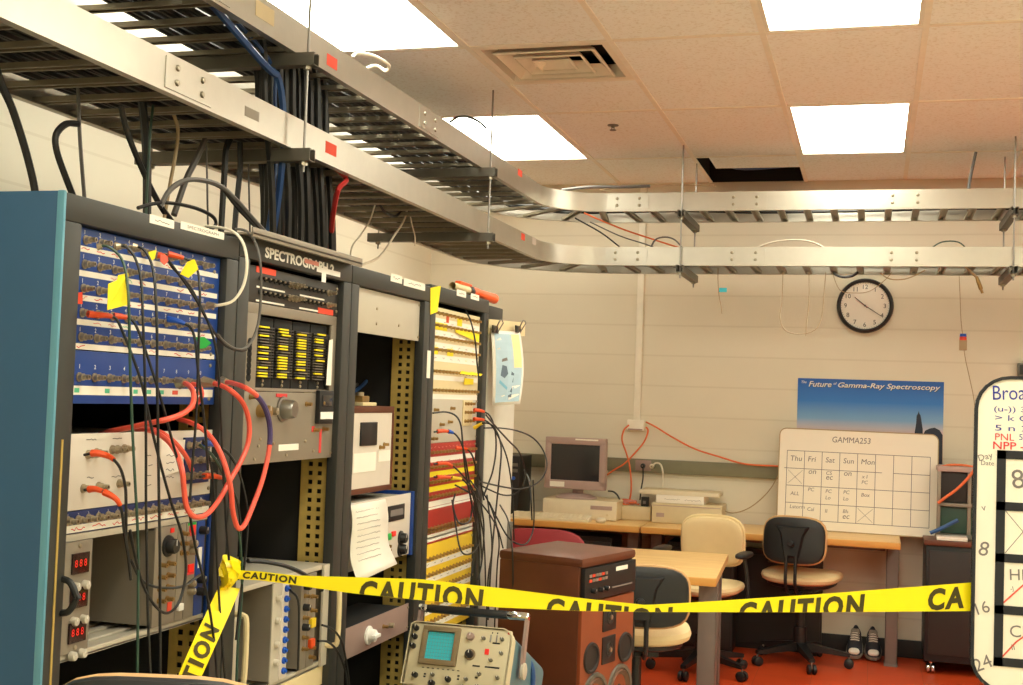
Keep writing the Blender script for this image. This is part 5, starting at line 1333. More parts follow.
MB().tube(smooth_path([(0, .05, zb_+.08), (0, .055, zb_+.0), (0, .04, .02)]), .035, 'monitor_mauve', 10).build('neck', m)
MB().lathe([(0, 0), (0, .135), (.008, .135), (.022, .10), (.03, .05), (.03, 0)], (0, .02, .001), (0, 0, 1), 'monitor_mauve', 28).build('stand', m)
# keyboard and mouse
x0, x1 = X_(512, 7.66), X_(590, 7.66)
kb_ = thing('keyboard', 'beige keyboard lying in front of the desktop computer', 'keyboard', ((x0+x1)/2, 7.63, DZ+.001)); w = (x1-x0)/2
MB().prism([(-w, 0, 0), (-w, 0, .014), (-w, .10, .034), (-w, .10, 0)], (2*w, 0, 0), 'beige_light').build('body', kb_)
ky = MB()
for r_ in range(5):
    for q in range(15):
        yy = .012+.018*r_; z = .0145+yy*.2; X = -w+.014+q*(2*w-.03)/15; ky.box((X, yy, z), (X+(2*w-.03)/15-.003, yy+.015, z+.006), 'beige_light', .001)
ky.build('keys', kb_)
ms = thing('mouse', 'small beige computer mouse beside the keyboard', 'mouse', (X_(601, 7.66), 7.67, DZ)); MB().pillow((0, 0, .014), (1, 0, 0), (0, 1, 0), (0, 0, 1), .06, .10, .034, 'beige_light', ex=2.6).build('shell', ms)
# dark tower
x0, x1 = X_(506, 7.9), X_(520, 7.9); zt = zat(521, 456, 7.9)
tw = thing('computer_tower', 'dark computer tower on the desk left of the monitor', 'computer', ((x0+x1)/2, 7.86, DZ)); w = (x1-x0)/2; h = zt-DZ
MB().box((-w, .01, 0), (w, .30, h), 'black_plastic', .006).build('case', tw); MB().box((-w, 0, .003), (w, .012, h-.003), 'black_rubber', .003).build('front_panel', tw)
for z in (.82, .72): MB().box((-w+.012, -.003, h*z), (w-.012, .001, h*z+.022), 'strut', .001).build('drive_bay', tw)
MB().lathe([(0, .012), (.004, .012), (.004, 0)], (w*.2, .0, h*.62), (0, -1, 0), 'boot_blue', 14).build('power_button', tw)
# stack beside
def box_px(name, label, cat, xl, xr, yt, Y, dep, zb, m, bev=.005):
    a, b = X_(xl, Y), X_(xr, Y); zt = zat((xl+xr)/2, yt, Y)
    t = thing(name, label, cat, ((a+b)/2, Y, zb)); MB().box((-(b-a)/2, 0, 0.001), ((b-a)/2, dep, zt-zb), m, bev).build('body', t)
    return t, (b-a)/2, zt-zb, zt
s1, w, h, z1 = box_px('equipment_box', 'beige flat equipment box on the desk, lowest of the stack behind cream chair', 'electronics', 652, 722, 504.5, 7.90, .27, DZ, 'beige_plastic')
MB().box((-w+.03, -.002, h*.3), (-w+.08, .001, h*.5), 'monitor_mauve').build('badge', s1); MB().box((-w+.006, -.001, h*.86), (w-.006, .001, h*.9), 'monitor_mauve').build('seam', s1)
s2, w, h, z2 = box_px('equipment_box', 'white equipment box with printed front, middle of the stack', 'electronics', 656, 704, 496, 7.91, .25, z1, 'paper')
o = MB()
for i, (a, b_) in enumerate(((-.10, -.0), (.03, .13))): scribble(o, a, h*.5, b_-a, h*.2, 'ink_grey', random.Random(i))
o.build('marking', s2)
s3, w, h, z3 = box_px('paper_tray', 'thin beige tray overhanging the top of the equipment box stack', 'tray', 639, 719, 491.5, 7.92, .22, z2, 'beige_light', .003)
MB().box((-w+.01, .02, h), (w-.01, .20, h+.003), 'beige_plastic', .001).build('lid', s3)
s4, w, h, z4 = box_px('junction_box', 'low beige box on the desk between monitor and equipment stack', 'electronics', 621, 651, 506.5, 7.97, .14, DZ, 'beige_plastic')
s5, w, h, z5 = box_px('power_adapter', 'black power adapter standing on the low beige box', 'adapter', 641, 648, 497, 7.99, .05, z4, 'black_plastic')
MB().box((-w*.4, -.002, h*.3), (w*.4, .001, h*.6), 'ink_grey').build('label_plate', s5)
s6 = thing('wire_bunch', 'pinkish bunch of wires on the low beige box', 'wires', (X_(630, 8.03), 8.03, z4))
o = MB(); rr = random.Random(9)
for i in range(6): o.tube(smooth_path([(rr.uniform(-.06, .06), rr.uniform(-.04, .04), .006+rr.uniform(0, .035)) for _ in range(6)]), .0035, ['cable_orange', 'paper_pink'][i % 2], 6)
o.build('wires', s6)

# ---------------- on the wall
zr1, zr0 = onY(700, 461.5, 8.19).z, onY(700, 475, 8.19).z
rw = thing('wall_raceway', 'grey-green metal raceway running along the back wall above the desks', 'raceway', (0, 8.2, 0))
MB().box((-2.98, -.035, zr0), (3.38, 0, zr1), 'raceway_green', .004).build('channel', rw)
MB().box((-2.98, -.037, zr1-.014), (3.38, -.034, zr1-.010), 'raceway_green').build('cover_lip', rw)
ox = X_(642, 8.16, 467)
for dx, nm in ((0, 'outlet'),):
    o = MB().box((ox-.045, -.039, zr0+.012), (ox+.06, -.035, zr1-.008), 'panel_mauve', .002).build('outlet_plate', rw)
def plug(label, px, m, mm):
    t = thing('power_plug', label, 'plug', (X_(px, 8.15, 467), 8.160, (zr0+zr1)/2)); MB().lathe([(0, .014), (.01, .017), (.03, .014), (.036, .006)], (0, 0, 0), (0, -1, 0), m, 12).build('plug_body', t)
plug('black plug in the raceway outlet above the equipment stack', 643, 'black_plastic', 0); plug('white plug in the raceway outlet, right of black plug', 652, 'cable_white', 0)
byy('black cord hanging from the raceway outlet to the desk', [(643, 467), (643, 478), (641, 490), (640, 500)], 8.10, .005, 'cable_black', 'black_cable')
byy('white cord curling from the raceway outlet to the desk', [(652, 466), (656, 463), (661, 465), (663, 475), (662, 491), (661, 500)], 8.10, .006, 'cable_white', 'white_cable')
cd = thing('wall_conduit', 'white surface conduit running down the back wall to a small box', 'conduit', (0, 8.2, 0))
xc = X_(639, 8.19, 350); zb_ = zat(639, 420, 8.19)
MB().box((xc-.022, -.022, zb_), (xc+.022, 0, ZC-.02), 'conduit_cream', .004).build('conduit', cd); MB().box((xc-.06, -.045, zb_-.07), (xc+.055, 0, zb_), 'conduit_cream', .006).build('junction_box', cd)
MB().box((xc-.05, -.047, zb_-.066), (xc+.045, -.044, zb_-.058), 'panel_mauve').build('jack_row', cd)
byy('orange cord looping from the wall box down to the low beige box', [(629, 425), (624, 430), (622, 440), (626, 452), (629, 463), (631, 478), (631, 492), (629, 503)], 8.13, .006, 'cable_orange', 'orange_cable')
byy('orange cord crossing from the wall box down behind the monitor', [(646, 427), (648, 431), (644, 442), (634, 454), (624, 464), (614, 470), (604, 477)], 8.13, .006, 'cable_orange', 'orange_cable')
byy('orange cord running right from the wall box along the raceway', [(646, 422), (656, 427), (672, 437), (695, 449), (720, 457), (745, 464), (775, 466), (800, 468)], 8.14, .006, 'cable_orange', 'orange_cable')
byy('black cord curling behind the equipment left of the low box', [(608, 491), (614, 492), (619, 498), (620, 508), (619, 513)], 8.02, .006, 'cable_black', 'black_cable')
byy('tan cable rising from the desk to the wall left of the small whiteboard', [(722, 510), (733, 513), (747, 509), (760, 500), (771, 488), (779, 474)], 8.10, .004, 'cable_tan', 'tan_cable')
# clock
ck = thing('wall_clock', 'round black rimmed wall clock under the back cable trays', 'clock', (-.063, 8.2, 2.186)); R = .172
MB().lathe([(0, R), (.018, R+.002), (.034, R-.004), (.040, R-.014), (.036, R-.022), (.022, R-.024)], (0, 0, 0), (0, -1, 0), 'black_plastic', 48).build('rim', ck)
MB().lathe([(.02, 0), (.02, R-.02)], (0, 0, 0), (0, -1, 0), 'paper', 48).build('face', ck)
nu = MB()
for i in range(1, 13):
    a = PI/2-2*PI*i/12; nu.text(str(i), (.120*math.cos(a), -.0212, .120*math.sin(a)-.014), (1, 0, 0), (0, 0, 1), .028, 'ink', 0, cx=True)
for i in range(60):
    a = 2*PI*i/60; d = Vector((math.cos(a), 0, math.sin(a))); p = Vector((-d.z, 0, d.x))*.0009; A_, B_ = d*.141+Vector((0, -.0212, 0)), d*.147+Vector((0, -.0212, 0)); nu.add([A_-p, A_+p, B_+p, B_-p], [(0, 1, 2, 3)], 'ink')
nu.build('numerals', ck)
def hand(nm, ang, L, w, y, m, back=.02):
    a = PI/2-ang; d = Vector((math.cos(a), 0, math.sin(a))); p = Vector((-d.z, 0, d.x))
    MB().prism([-d*back-p*w+Vector((0, y, 0)), -d*back+p*w+Vector((0, y, 0)), d*L+p*w*.5+Vector((0, y, 0)), d*L-p*w*.5+Vector((0, y, 0))], (0, -.0015, 0), m).build(nm, ck)
hand('hour_hand', 2*PI*(10.33/12), .085, .0035, -.023, 'ink'); hand('minute_hand', 2*PI*20.5/60, .125, .0028, -.026, 'ink'); hand('second_hand', 2*PI*20/60+PI, .07, .001, -.029, 'ink_red')
MB().cyl((0, -.022, 0), (0, -.031, 0), .006, 'ink', 14).build('hub', ck)
# poster
def poster_mat():
    m = bpy.data.materials.new('poster_print'); m.use_nodes = True; nt = m.node_tree; n = nt.nodes; b = n['Principled BSDF']
    tc = n.new('ShaderNodeTexCoord'); sp = n.new('ShaderNodeSeparateXYZ'); nt.links.new(tc.outputs['Object'], sp.inputs[0])
    rp = n.new('ShaderNodeValToRGB'); e = rp.color_ramp.elements
    mr = n.new('ShaderNodeMapRange'); mr.inputs[1].default_value = -.56; mr.inputs[2].default_value = 0; nt.links.new(sp.outputs['Z'], mr.inputs[0])
    e[0].position = 0; e[0].color = lin((120, 96, 90)); e[1].position = 1; e[1].color = lin((16, 88, 178))
    for p_, c_ in ((.35, (226, 176, 158)), (.45, (206, 196, 204)), (.55, (126, 170, 214)), (.75, (40, 120, 204))):
        k_ = e.new(p_); k_.color = lin(c_)
    nt.links.new(mr.outputs[0], rp.inputs[0]); nt.links.new(rp.outputs[0], b.inputs['Base Color']); b.inputs['Roughness'].default_value = .35
    MATS['poster_print'] = m
poster_mat()
mat('silhouette', (34, 40, 60), .5); mat('poster_title', (226, 226, 220), .5)
a, b = onY(798, 378, 8.195), onY(944, 383, 8.195); PWd = b.x-a.x
po = thing('poster', 'blue sky poster about gamma ray spectroscopy on the back wall', 'poster', (a.x, 8.197, a.z), 0, rot=(0, 0, 0))
MB().box((0, -.002, -.56), (PWd, 0, 0), 'poster_print').build('print', po)
ti = MB(); ti.text('The', (.022, -.0035, -.032), (1, 0, 0), (0, 0, 1), .016, 'poster_title', .01, .25); ti.text('Future', (.068, -.0035, -.053), (1, 0, 0), (0, 0, 1), .036, 'poster_title', .015, .25, fit=.142); ti.text('of', (.222, -.0035, -.036), (1, 0, 0), (0, 0, 1), .016, 'poster_title', .01, .25)
ti.text('Gamma-Ray Spectroscopy', (.25, -.0035, -.062), (1, 0, 0), (0, 0, 1), .042, 'poster_title', .015, .25, fit=PWd-.27); ti.build('title', po)
ti = MB(); ti.text('Future', (.071, -.0029, -.056), (1, 0, 0), (0, 0, 1), .036, 'silhouette', .02, .25, fit=.142); ti.text('Gamma-Ray Spectroscopy', (.253, -.0029, -.065), (1, 0, 0), (0, 0, 1), .042, 'silhouette', .02, .25, fit=PWd-.27); ti.build('title_shadow', po)
sl = MB(); T = Vector((PWd-.15, -.0028, 0)); P_ = lambda x, z: T+Vector((x, 0, z))
sl.add([P_(-.02, -.56), P_(.035, -.56), P_(.03, -.30), P_(.022, -.25), P_(.016, -.215), P_(.008, -.20), P_(.004, -.185), P_(0, -.20), P_(-.008, -.215), P_(-.010, -.26), P_(-.018, -.32)], [tuple(range(11))], 'silhouette')
sl.add([P_(.03, -.56), P_(.148, -.56), P_(.148, -.33), P_(.13, -.30), P_(.10, -.285), P_(.07, -.292), P_(.045, -.305), P_(.032, -.33)], [tuple(range(8))], 'silhouette'); sl.build('skyline', po)
# small whiteboard leaning on the desk
BW, BH = .935, .615
p0 = onY(776, 528, 8.01); p1 = onY(937, 535.5, 8.01)
tilt = -.10; roll_ = 0
bd = thing('whiteboard', 'small whiteboard with an eight column schedule leaning on the desk', 'whiteboard', (p0.x, 8.0, DZ+.003), 0, rot=(tilt, .006, .0)); BW = p1.x-p0.x; BH = (onY(860, 431, 8.04).z-DZ)/math.cos(tilt)
def rrect(w, h, r, n=6, x0=0, z0=0):
    out = []
    for cx_, cz, a0 in ((w-r, r, -PI/2), (w-r, h-r, 0), (r, h-r, PI/2), (r, r, PI)):
        for i in range(n+1): a = a0+PI/2*i/n; out.append((x0+cx_+r*math.cos(a), z0+cz+r*math.sin(a)))
    return out
def board(t, W, H, r, fm, fw):
    MB().prism([(x, 0, z) for x, z in rrect(W, H, r)], (0, .012, 0), 'board_white').build('panel', t)
    f = MB(); A_ = rrect(W, H, r); B_ = rrect(W-2*fw, H-2*fw, max(r-fw, .002), x0=fw, z0=fw); n = len(A_)
    vs = [(x, -.003, z) for x, z in A_]+[(x, -.003, z) for x, z in B_]+[(x, .014, z) for x, z in A_]+[(x, .0005, z) for x, z in B_]
    fs = []
    for i in range(n):
        k_ = (i+1) % n; fs += [(i, k_, n+k_, n+i), (i, 2*n+i, 2*n+k_, k_), (n+i, n+k_, 3*n+k_, 3*n+i)]
    f.add(vs, fs, fm); f.build('frame', t)
board(bd, BW, BH, .045, 'board_frame', .006)
def lines(t, segs, w, m, nm, y=-.0008):
    o = MB()
    for (xa, za), (xb, zb__) in segs:
        d = Vector((xb-xa, 0, zb__-za)).normalized(); p = Vector((-d.z, 0, d.x))*w/2; A_, B_ = Vector((xa, y, za)), Vector((xb, y, zb__)); o.add([A_-p, B_-p, B_+p, A_+p], [(0, 1, 2, 3)], m)
    return o.build(nm, t)
gx = [.055+.895*i/8 for i in range(9)]; gx = [x*BW for x in gx]
gz = [BH*(1-q) for q in (.225, .40, .57, .74, .905)]
segs = [((gx[0], z), (gx[8], z)) for z in (gz[0], gz[2], gz[3], gz[4])]+[((gx[0]-.015, gz[1]), (gx[5]+.04, gz[1])), ((gx[6], gz[1]), (gx[8], gz[1]))]+[((x, gz[0]), (x, gz[4])) for x in gx]
lines(bd, segs, .0035, 'ink_grey', 'schedule_grid')
xcells = [(0, 1), (4, 3)]; segs = []
for c_, r_ in xcells: segs += [((gx[c_]+.01, gz[r_]-.012), (gx[c_+1]-.01, gz[r_+1]+.012)), ((gx[c_]+.01, gz[r_+1]+.012), (gx[c_+1]-.01, gz[r_]-.012))]
lines(bd, segs, .002, 'ink_grey', 'crossed_cells')
wr = MB()
wr.text('GAMMA253', (.34*BW, -.0008, BH*.875), (1, 0, 0), (0, 0, 1), .036, 'ink_grey', 0, .1, fit=.24*BW)
for i, d in enumerate(('Thu', 'Fri', 'Sat', 'Sun', 'Mon')): wr.text(d, (gx[i]+.022, -.0008, gz[0]-.064), (1, 0, 0), (0, 0, 1), .032, 'ink_grey', .0, .12)
for c_, r_, tx, dz in ((1, 1, 'on', .03), (2, 1, 'CS', .03), (2, 1, 'ec', .06), (3, 1, 'on', .03), (4, 1, 'x I', .04), (4, 1, 'PC', .075), (0, 2, 'ALL', .06), (1, 2, 'PC', .03), (2, 2, 'PC', .035), (2, 2, 'Lo', .075), (3, 2, 'PC', .035), (3, 2, 'Lo', .075), (4, 2, 'Box', .045), (0, 3, 'Lstorm', .035), (1, 3, 'Cal', .045), (2, 3, 'II', .05), (3, 3, 'Bh', .045), (3, 3, 'ec', .08)):
    wr.text(tx, (gx[c_]+.028, -.0008, gz[r_]-dz), (1, 0, 0), (0, 0, 1), .022, 'ink_grey', 0, .15)
wr.build('handwriting', bd)

# under the desks
def cabinet(label, x0, x1, y0, y1, h, m='black_plastic', nd=2):
    t = thing('under_desk_unit', label, 'cabinet', ((x0+x1)/2, y0, 0)); w = (x1-x0)/2
    MB().box((-w, .018, .0), (w, y1-y0, h), m, .004).build('body', t)
    for i in range(nd):
        z0 = .04+(h-.06)*i/nd; d = MB().box((-w+.008, 0, z0), (w-.008, .02, z0+(h-.06)/nd-.01), m, .004).build('drawer', t)
        MB().box((-.07, -.012, z0+(h-.06)/nd-.05), (.07, .002, z0+(h-.06)/nd-.038), 'strut', .003).build('handle', d)

cabinet('dark panel under the desk behind the black backed task chair', X_(738, 8.03), X_(824, 8.03), 8.04, 8.17, .62, 'cabinet_dark', 1)  # thin dark panel filling the dark area behind the chair
cabinet('dark cabinet under the desk behind the cream task chair', X_(668, 7.8), X_(735, 7.8), 7.82, 8.17, .66, 'cabinet_dark', 2)
cabinet('dark cabinet under the monitor desk behind the red chair', -2.2, X_(612, 7.8), 7.82, 8.17, .66, 'cabinet_dark', 2)
# shoes
def shoe(label, x, s):
    t = thing('sneaker', label, 'shoe', (x, 8.07, .062), 0, 'pair of sneakers under the desk', rot=(.46, 0, s*.05)); t.scale = (1, .74, .86)
    # local: toe towards -y
    prof = [(-.155, .0, .018, .030), (-.14, .034, .028, .05), (-.10, .046, .04, .062), (-.05, .047, .05, .075), (0, .043, .058, .095), (.05, .036, .06, .10), (.10, .034, .062, .11), (.13, .024, .066, .112)]
    up = MB(); n = 12; vs = []
    for y, hw, mid, top in prof:
        hw = max(hw, .012)
        for i in range(n):
            a = PI*i/(n-1); vs.append((hw*math.cos(a)*(1 if math.sin(a) < .7 else .9), y, .018+(top-.018)*math.sin(a)**.7))
    fs = [(k*n+i, k*n+i+1, (k+1)*n+i+1, (k+1)*n+i) for k in range(4) for i in range(n-1)]
    fs += [(k*n+i, k*n+i+1, (k+1)*n+i+1, (k+1)*n+i) for k in range(4, 7) for i in range(n-1) if not 3 <= i <= 7] + [tuple(range(n))[::-1]]+[tuple(range(7*n, 8*n))]
    up.add(vs, fs, 'shoe_dark', True); u_ = up.build('upper', t); u_.modifiers.new('thick', 'SOLIDIFY').thickness = .004
    so = MB(); o1 = [(hw_*1.08*sg, y) for sg in (1,) for y, hw_, *_ in [(-.16, .018)]+[(y, max(h_, .02), 0, 0) for y, h_, *_ in prof]+[(.137, .018)]]
    ol = [(x_, y_) for x_, y_ in o1]+[(-x_, y_) for x_, y_ in o1[::-1]]
    so.prism([(a_, b_, 0) for a_, b_ in ol], (0, 0, .022), 'shoe_grey'); so.build('sole', t)
    MB().pillow((0, -.125, .042), (1, 0, 0), (0, 1, .25), (0, -.25, 1), .066, .055, .035, 'paper', ex=2.4, seg=20, rings=4).build('toe_cap', t)
    MB().pillow((0, .07, .075), (1, 0, 0), (0, 1, 0), (0, 0, 1), .052, .10, .04, 'shoe_tan', ex=2.3, seg=20, rings=4).build('insole', t)
    MB().prism([(-.022, -.04, .080), (.022, -.04, .080), (.026, .03, .116), (.02, .045, .125), (-.02, .045, .125), (-.026, .03, .116)], (0, .004, .006), 'shoe_grey').build('tongue', t)
    la = MB()
    for i in range(4):
        y = -.035+.018*i; z = .086+.0085*i; la.tube([(-.026, y, z-.004), (0, y-.004, z+.006), (.026, y, z-.004)], .003, 'paper', 6)
    la.build('laces', t)
    MB().pillow((0, .02, .128), (1, 0, 0), (0, 1, .1), (0, 0, 1), .02, .02, .01, 'shoe_grey', seg=10, rings=3).build('pull_tab', t)
sx = onY(865, 640, 7.95).x
shoe('left sneaker of the pair under the desk beside the grey leg', sx-.058, -1); shoe('right sneaker of the pair under the desk beside the grey leg', sx+.046, 1)
# cart at right
x0 = X_(923, 7.76, 600); x1 = x0+.72; zt = zat(945, 541, 7.72)
ca = thing('equipment_cart', 'black equipment cart with brown top on casters, right of the desks', 'cart', (x0, 7.72, 0))
MB().box((.01, .02, .075), (.71, .44, zt-.028), 'black_plastic', .006).build('body', ca); MB().box((0, 0, zt-.03), (.72, .46, zt), 'walnut', .005).build('top', ca)
MB().box((.03, .008, .12), (.69, .022, zt-.06), 'cabinet_dark', .004).build('door', ca)
for X in (.05, .67):
    for Y in (.08, .40):
        k_ = MB()
        for sg in (-1, 1): k_.lathe([(0, 0), (0, .028), (.004, .030), (.016, .030), (.02, .022), (.02, 0)], (X+sg*.004, Y, .030), (sg, 0, 0), 'chrome', 14)
        k_.cyl((X, Y, .03), (X, Y, .078), .010, 'chrome', 8); k_.build('caster', ca)
rx = thing('instrument_rack', 'small metal framed instrument rack on the cart, partly behind whiteboard', 'instrument', (X_(937, 7.85, 500), 7.84, zt+.001)); hh_ = zat(955, 467, 7.85)-zt; w = .34
f = MB(); f.box((0, 0, hh_-.03), (w, .30, hh_), 'monitor_mauve', .004); f.box((0, 0, 0), (w, .30, .03), 'strut', .004)
for X in (.0, .17, w-.02): f.box((X, 0, .03), (X+.02, .02, hh_-.03), 'panel_grey', .002); f.box((X, .28, .03), (X+.02, .30, hh_-.03), 'panel_grey', .002)
f.build('frame', rx)
MB().box((.012, .03, hh_*.50), (w-.012, .29, hh_-.034), 'cabinet_dark', .002).build('upper_unit', rx); MB().box((.012, .025, .034), (w-.012, .29, hh_*.44), 'cable_green', .002).build('lower_unit', rx); MB().box((.01, -.004, hh_*.45), (w-.01, .29, hh_*.495), 'panel_grey', .002).build('shelf', rx)
byy('orange cable hanging across the small instrument rack', [(974, 470), (968, 478), (957, 489), (946, 497), (938, 503)], 7.80, .009, 'cable_orange', 'orange_cable')
byy('orange cord lying on top of the small instrument rack', [(940, 467), (950, 465), (962, 465), (974, 467)], 7.92, .008, 'cable_orange', 'orange_cable')
pb = thing('paper_pad', 'white paper pad lying on the brown cart top', 'paper', (X_(951, 7.76, 540), 7.735, zt+.001)); MB().box((-.08, 0, 0), (.09, .10, .02), 'paper', .003).box((-.078, .002, .02), (.088, .098, .024), 'panel_white', .001).build('pad', pb)
byy('blue-grey cable bundle lying on the cart beside the paper pad', [(930, 533), (940, 529), (950, 524), (958, 520)], 7.80, .012, 'cable_blue', 'cable_bundle')
# small plug hanging at the right of the clock
hg = thing('hanging_plug', 'small blue, red and brown plug hanging right of the clock', 'plug', onY(963, 343, 8.0))
MB().lathe([(0, 0), (0, .018), (.016, .020), (.02, .02)], (0, 0, .056), (0, 0, -1), 'boot_blue', 14).build('blue_cap', hg); MB().lathe([(0, .020), (.022, .022)], (0, 0, .038), (0, 0, -1), 'tag_red', 14).build('red_band', hg)
MB().box((-.022, -.016, -.045), (.022, .016, .018), 'cable_tan', .004).build('brown_body', hg)
byy('thin wire from the tray down to the hanging plug', [(959, 272), (960, 295), (961, 320), (962.6, 334)], 8.0, .0025, 'cable_tan', 'hanging_wire'); byy('thin wire curving from the hanging plug to the whiteboard', [(964, 350), (966, 362), (970, 380), (974, 400), (976, 425)], 8.0, .0025, 'cable_tan', 'hanging_wire')
wb = thing('wall_box', 'small dark box on the back wall at the right picture edge', 'box', onY(1024, 370, 8.2)); MB().box((-.04, -.04, -.04), (.06, 0, .04), 'strut', .006).box((-.03, -.044, -.03), (.05, -.04, .03), 'rack_grey', .002).build('housing', wb)

# ================================================================== NEAR THINGS
# brown speaker cabinet
sc_ = thing('floor_speaker', 'brown wooden floor speaker with twin drivers and a control strip', 'speaker', (-.903, 4.02, 0), math.atan2(.371, .107)); W, D, H = .386, .325, 1.01
MB().box((0, .012, .02), (W, D, H-.03), 'walnut', .006).build('cabinet', sc_)
MB().box((-.004, -.002, H-.034), (W+.004, D+.004, H), 'walnut', .018).build('top', sc_); MB().box((.01, .02, 0), (W-.01, D-.01, .022), 'black_plastic').build('plinth', sc_)
MB().box((.004, 0, .03), (W-.004, .014, H-.15), 'walnut_face', .003).build('baffle', sc_)
cp_ = MB().box((.008, -.006, H-.145), (W-.008, .014, H-.036), 'black_plastic', .003).build('control_strip', sc_)
for r_ in range(2):
    for c_ in range(6): MB().box((.035+.022*c_, -.009, H-.066-.016*r_), (.051+.022*c_, -.006, H-.057-.016*r_), ['panel_mauve', 'tag_red', 'panel_grey'][(c_+r_) % 3]).build('indicator', cp_)
for x in (.06, .11, .15): inst(kbs, 'knob', cp_, (x, -.006, H-.112))
MB().box((.225, -.008, H-.062), (.31, -.006, H-.048), 'paper').build('paper_label', cp_); MB().box((.20, -.008, H-.118), (.35, -.006, H-.113), 'ink_grey').build('marking', cp_)
for z in (H-.215, H-.325):
    o = MB().box((.15, -.004, z-.046), (.245, .002, z+.046), 'black_plastic', .004).build('tweeter_plate', sc_)
    MB().lathe([(0, .026), (.003, .022), (-.001, .014), (.004, .007), (.005, 0)], (.197, -.004, z), (0, -1, 0), 'speaker_cone', 20).build('tweeter', o); MB().cyl((.197, -.005, z), (.197, -.012, z), .008, 'nickel', 12).build('dome', o)
for x in (.075, .32):
    MB().lathe([(0, .052), (.007, .050), (.007, .043), (.0015, .040), (.001, 0)], (x, .0, H-.335), (0, -1, 0), 'speaker_cone', 28).build('port', sc_)  # shallow dark dish paints the shade of an open port hole
for x, z in ((.105, H-.475), (.285, H-.475)):
    o = MB().lathe([(0, .088), (.008, .086), (.008, .074), (.003, .072)], (x, 0, z), (0, -1, 0), 'strut', 32).build('woofer', sc_)
    MB().lathe([(.003, .072), (.010, .066), (.004, .060), (-.010, .03), (-.010, .026)], (x, 0, z), (0, -1, 0), 'copper_cone', 32).build('cone', o); MB().lathe([(-.010, .026), (.002, .018), (.005, 0)], (x, 0, z), (0, -1, 0), 'speaker_cone', 20).build('dust_cap', o)
# oscilloscope on its cart
TLp, TRp = onY(413, 621.5, 3.15), onY(513, 633, 3.15)
sw = (TRp-TLp).length; tl_ = .42
rz = math.atan2(TRp.y-TLp.y, TRp.x-TLp.x); SH = .165
rotm = Matrix.Rotation(rz, 3, 'Z') @ Matrix.Rotation(-tl_, 3, 'X')
TRp = TLp+rotm @ Vector((sw, 0, 0))
org = TLp-rotm @ Vector((0, 0, SH))
os_ = thing('oscilloscope', 'cream oscilloscope with cyan screen tilted up below the tape', 'oscilloscope', org, 0, rot=rotm.to_euler())
MB().box((.002, .0, .0), (sw-.002, .018, SH-.0), 'scope_cream', .008).build('front_panel', os_)
b = MB(); n = 8; sec = []
for i in range(n+1): a = PI/2*i/n; sec.append((sw-.03+.03*math.sin(a), SH-.03+.03*math.cos(a)))
out = [(0, .004), (0, SH-.008), (.012, SH)]+sec+[(sw, .004)]
b.prism([(x, .018, z) for x, z in out], (0, .36, 0), 'scope_blue'); b.build('case', os_)
rm = MB(); A_ = out; cx_, cz_ = sw/2, SH/2; vs = [(x+(x-cx_)*.022, -.004, z+(z-cz_)*.03) for x, z in out]+[(x+(x-cx_)*.022, .03, z+(z-cz_)*.03) for x, z in out]+[(x, -.004, z) for x, z in out]; k_ = len(out)
rm.add(vs, [(i, (i+1) % k_, k_+(i+1) % k_, k_+i) for i in range(k_)]+[(i, 2*k_+i, 2*k_+(i+1) % k_, (i+1) % k_) for i in range(k_)], 'scope_cream'); rm.build('rim', os_)
bx0, bx1, bz0, bz1 = sw*.13, sw*.50, SH*.34, SH*.95
f = MB(); fw = .014
f.box((bx0, -.012, bz0), (bx1, .002, bz0+fw), 'scope_bezel', .003); f.box((bx0, -.012, bz1-fw), (bx1, .002, bz1), 'scope_bezel', .003); f.box((bx0, -.012, bz0+fw*.7), (bx0+fw, .002, bz1-fw*.7), 'scope_bezel', .003); f.box((bx1-fw, -.012, bz0+fw*.7), (bx1, .002, bz1-fw*.7), 'scope_bezel', .003); f.build('bezel', os_)
MB().box((bx0+fw, -.002, bz0+fw), (bx1-fw, .002, bz1-fw), 'scope_screen').build('screen', os_)
gr = MB()
for i in range(1, 10): X = bx0+fw+(bx1-bx0-2*fw)*i/10; gr.box((X-.0002, -.0026, bz0+fw), (X+.0002, -.0021, bz1-fw), 'scope_blue')
for i in range(1, 8): Z = bz0+fw+(bz1-bz0-2*fw)*i/8; gr.box((bx0+fw, -.0026, Z-.0002), (bx1-fw, -.0021, Z+.0002), 'scope_blue')
gr.build('graticule', os_)
kS, kM, kL = knob_me(.005, 'strut', .012), knob_me(.0075, 'black_plastic', .016), knob_me(.011, 'black_plastic', .018, 'scope_bezel')
kP = knob_me(.0105, 'panel_mauve', .012)
def K(me, x, z): inst(me, 'knob', os_, (sw*x, 0, SH*z))
K(kP, .60, .84); K(kL, .62, .56)
for x, z in ((.05, .90), (.05, .76), (.05, .61)): K(kM, x, z)
for x, z in ((.73, .83), (.91, .84), (.92, .62), (.83, .50)): K(kS, x, z)
for x, z in ((.12, .16), (.45, .14), (.30, .06)): K(kM, x, z)
for x, z in ((.29, .19), (.62, .17), (.74, .27), (.92, .24), (.28, .05), (.60, .05), (.74, .08), (.92, .06)): K(kS, x, z)
mk_ = MB()
for i in range(8): mk_.box((sw*(.17+.05*i), -.0008, SH*.285), (sw*(.17+.05*i)+.006, 0, SH*.298), 'ink')
for x, z, w_ in ((.20, .18, .006), (.20, .14, .006), (.53, .20, .006), (.53, .15, .006), (.70, .20, .008), (.78, .38, .03), (.66, .38, .02), (.85, .38, .02), (.80, .92, .003), (.85, .92, .003), (.82, .76, .02)): mk_.box((sw*x, -.0008, SH*z), (sw*x+w_, 0, SH*z+.004), 'ink')
mk_.build('marking', os_)
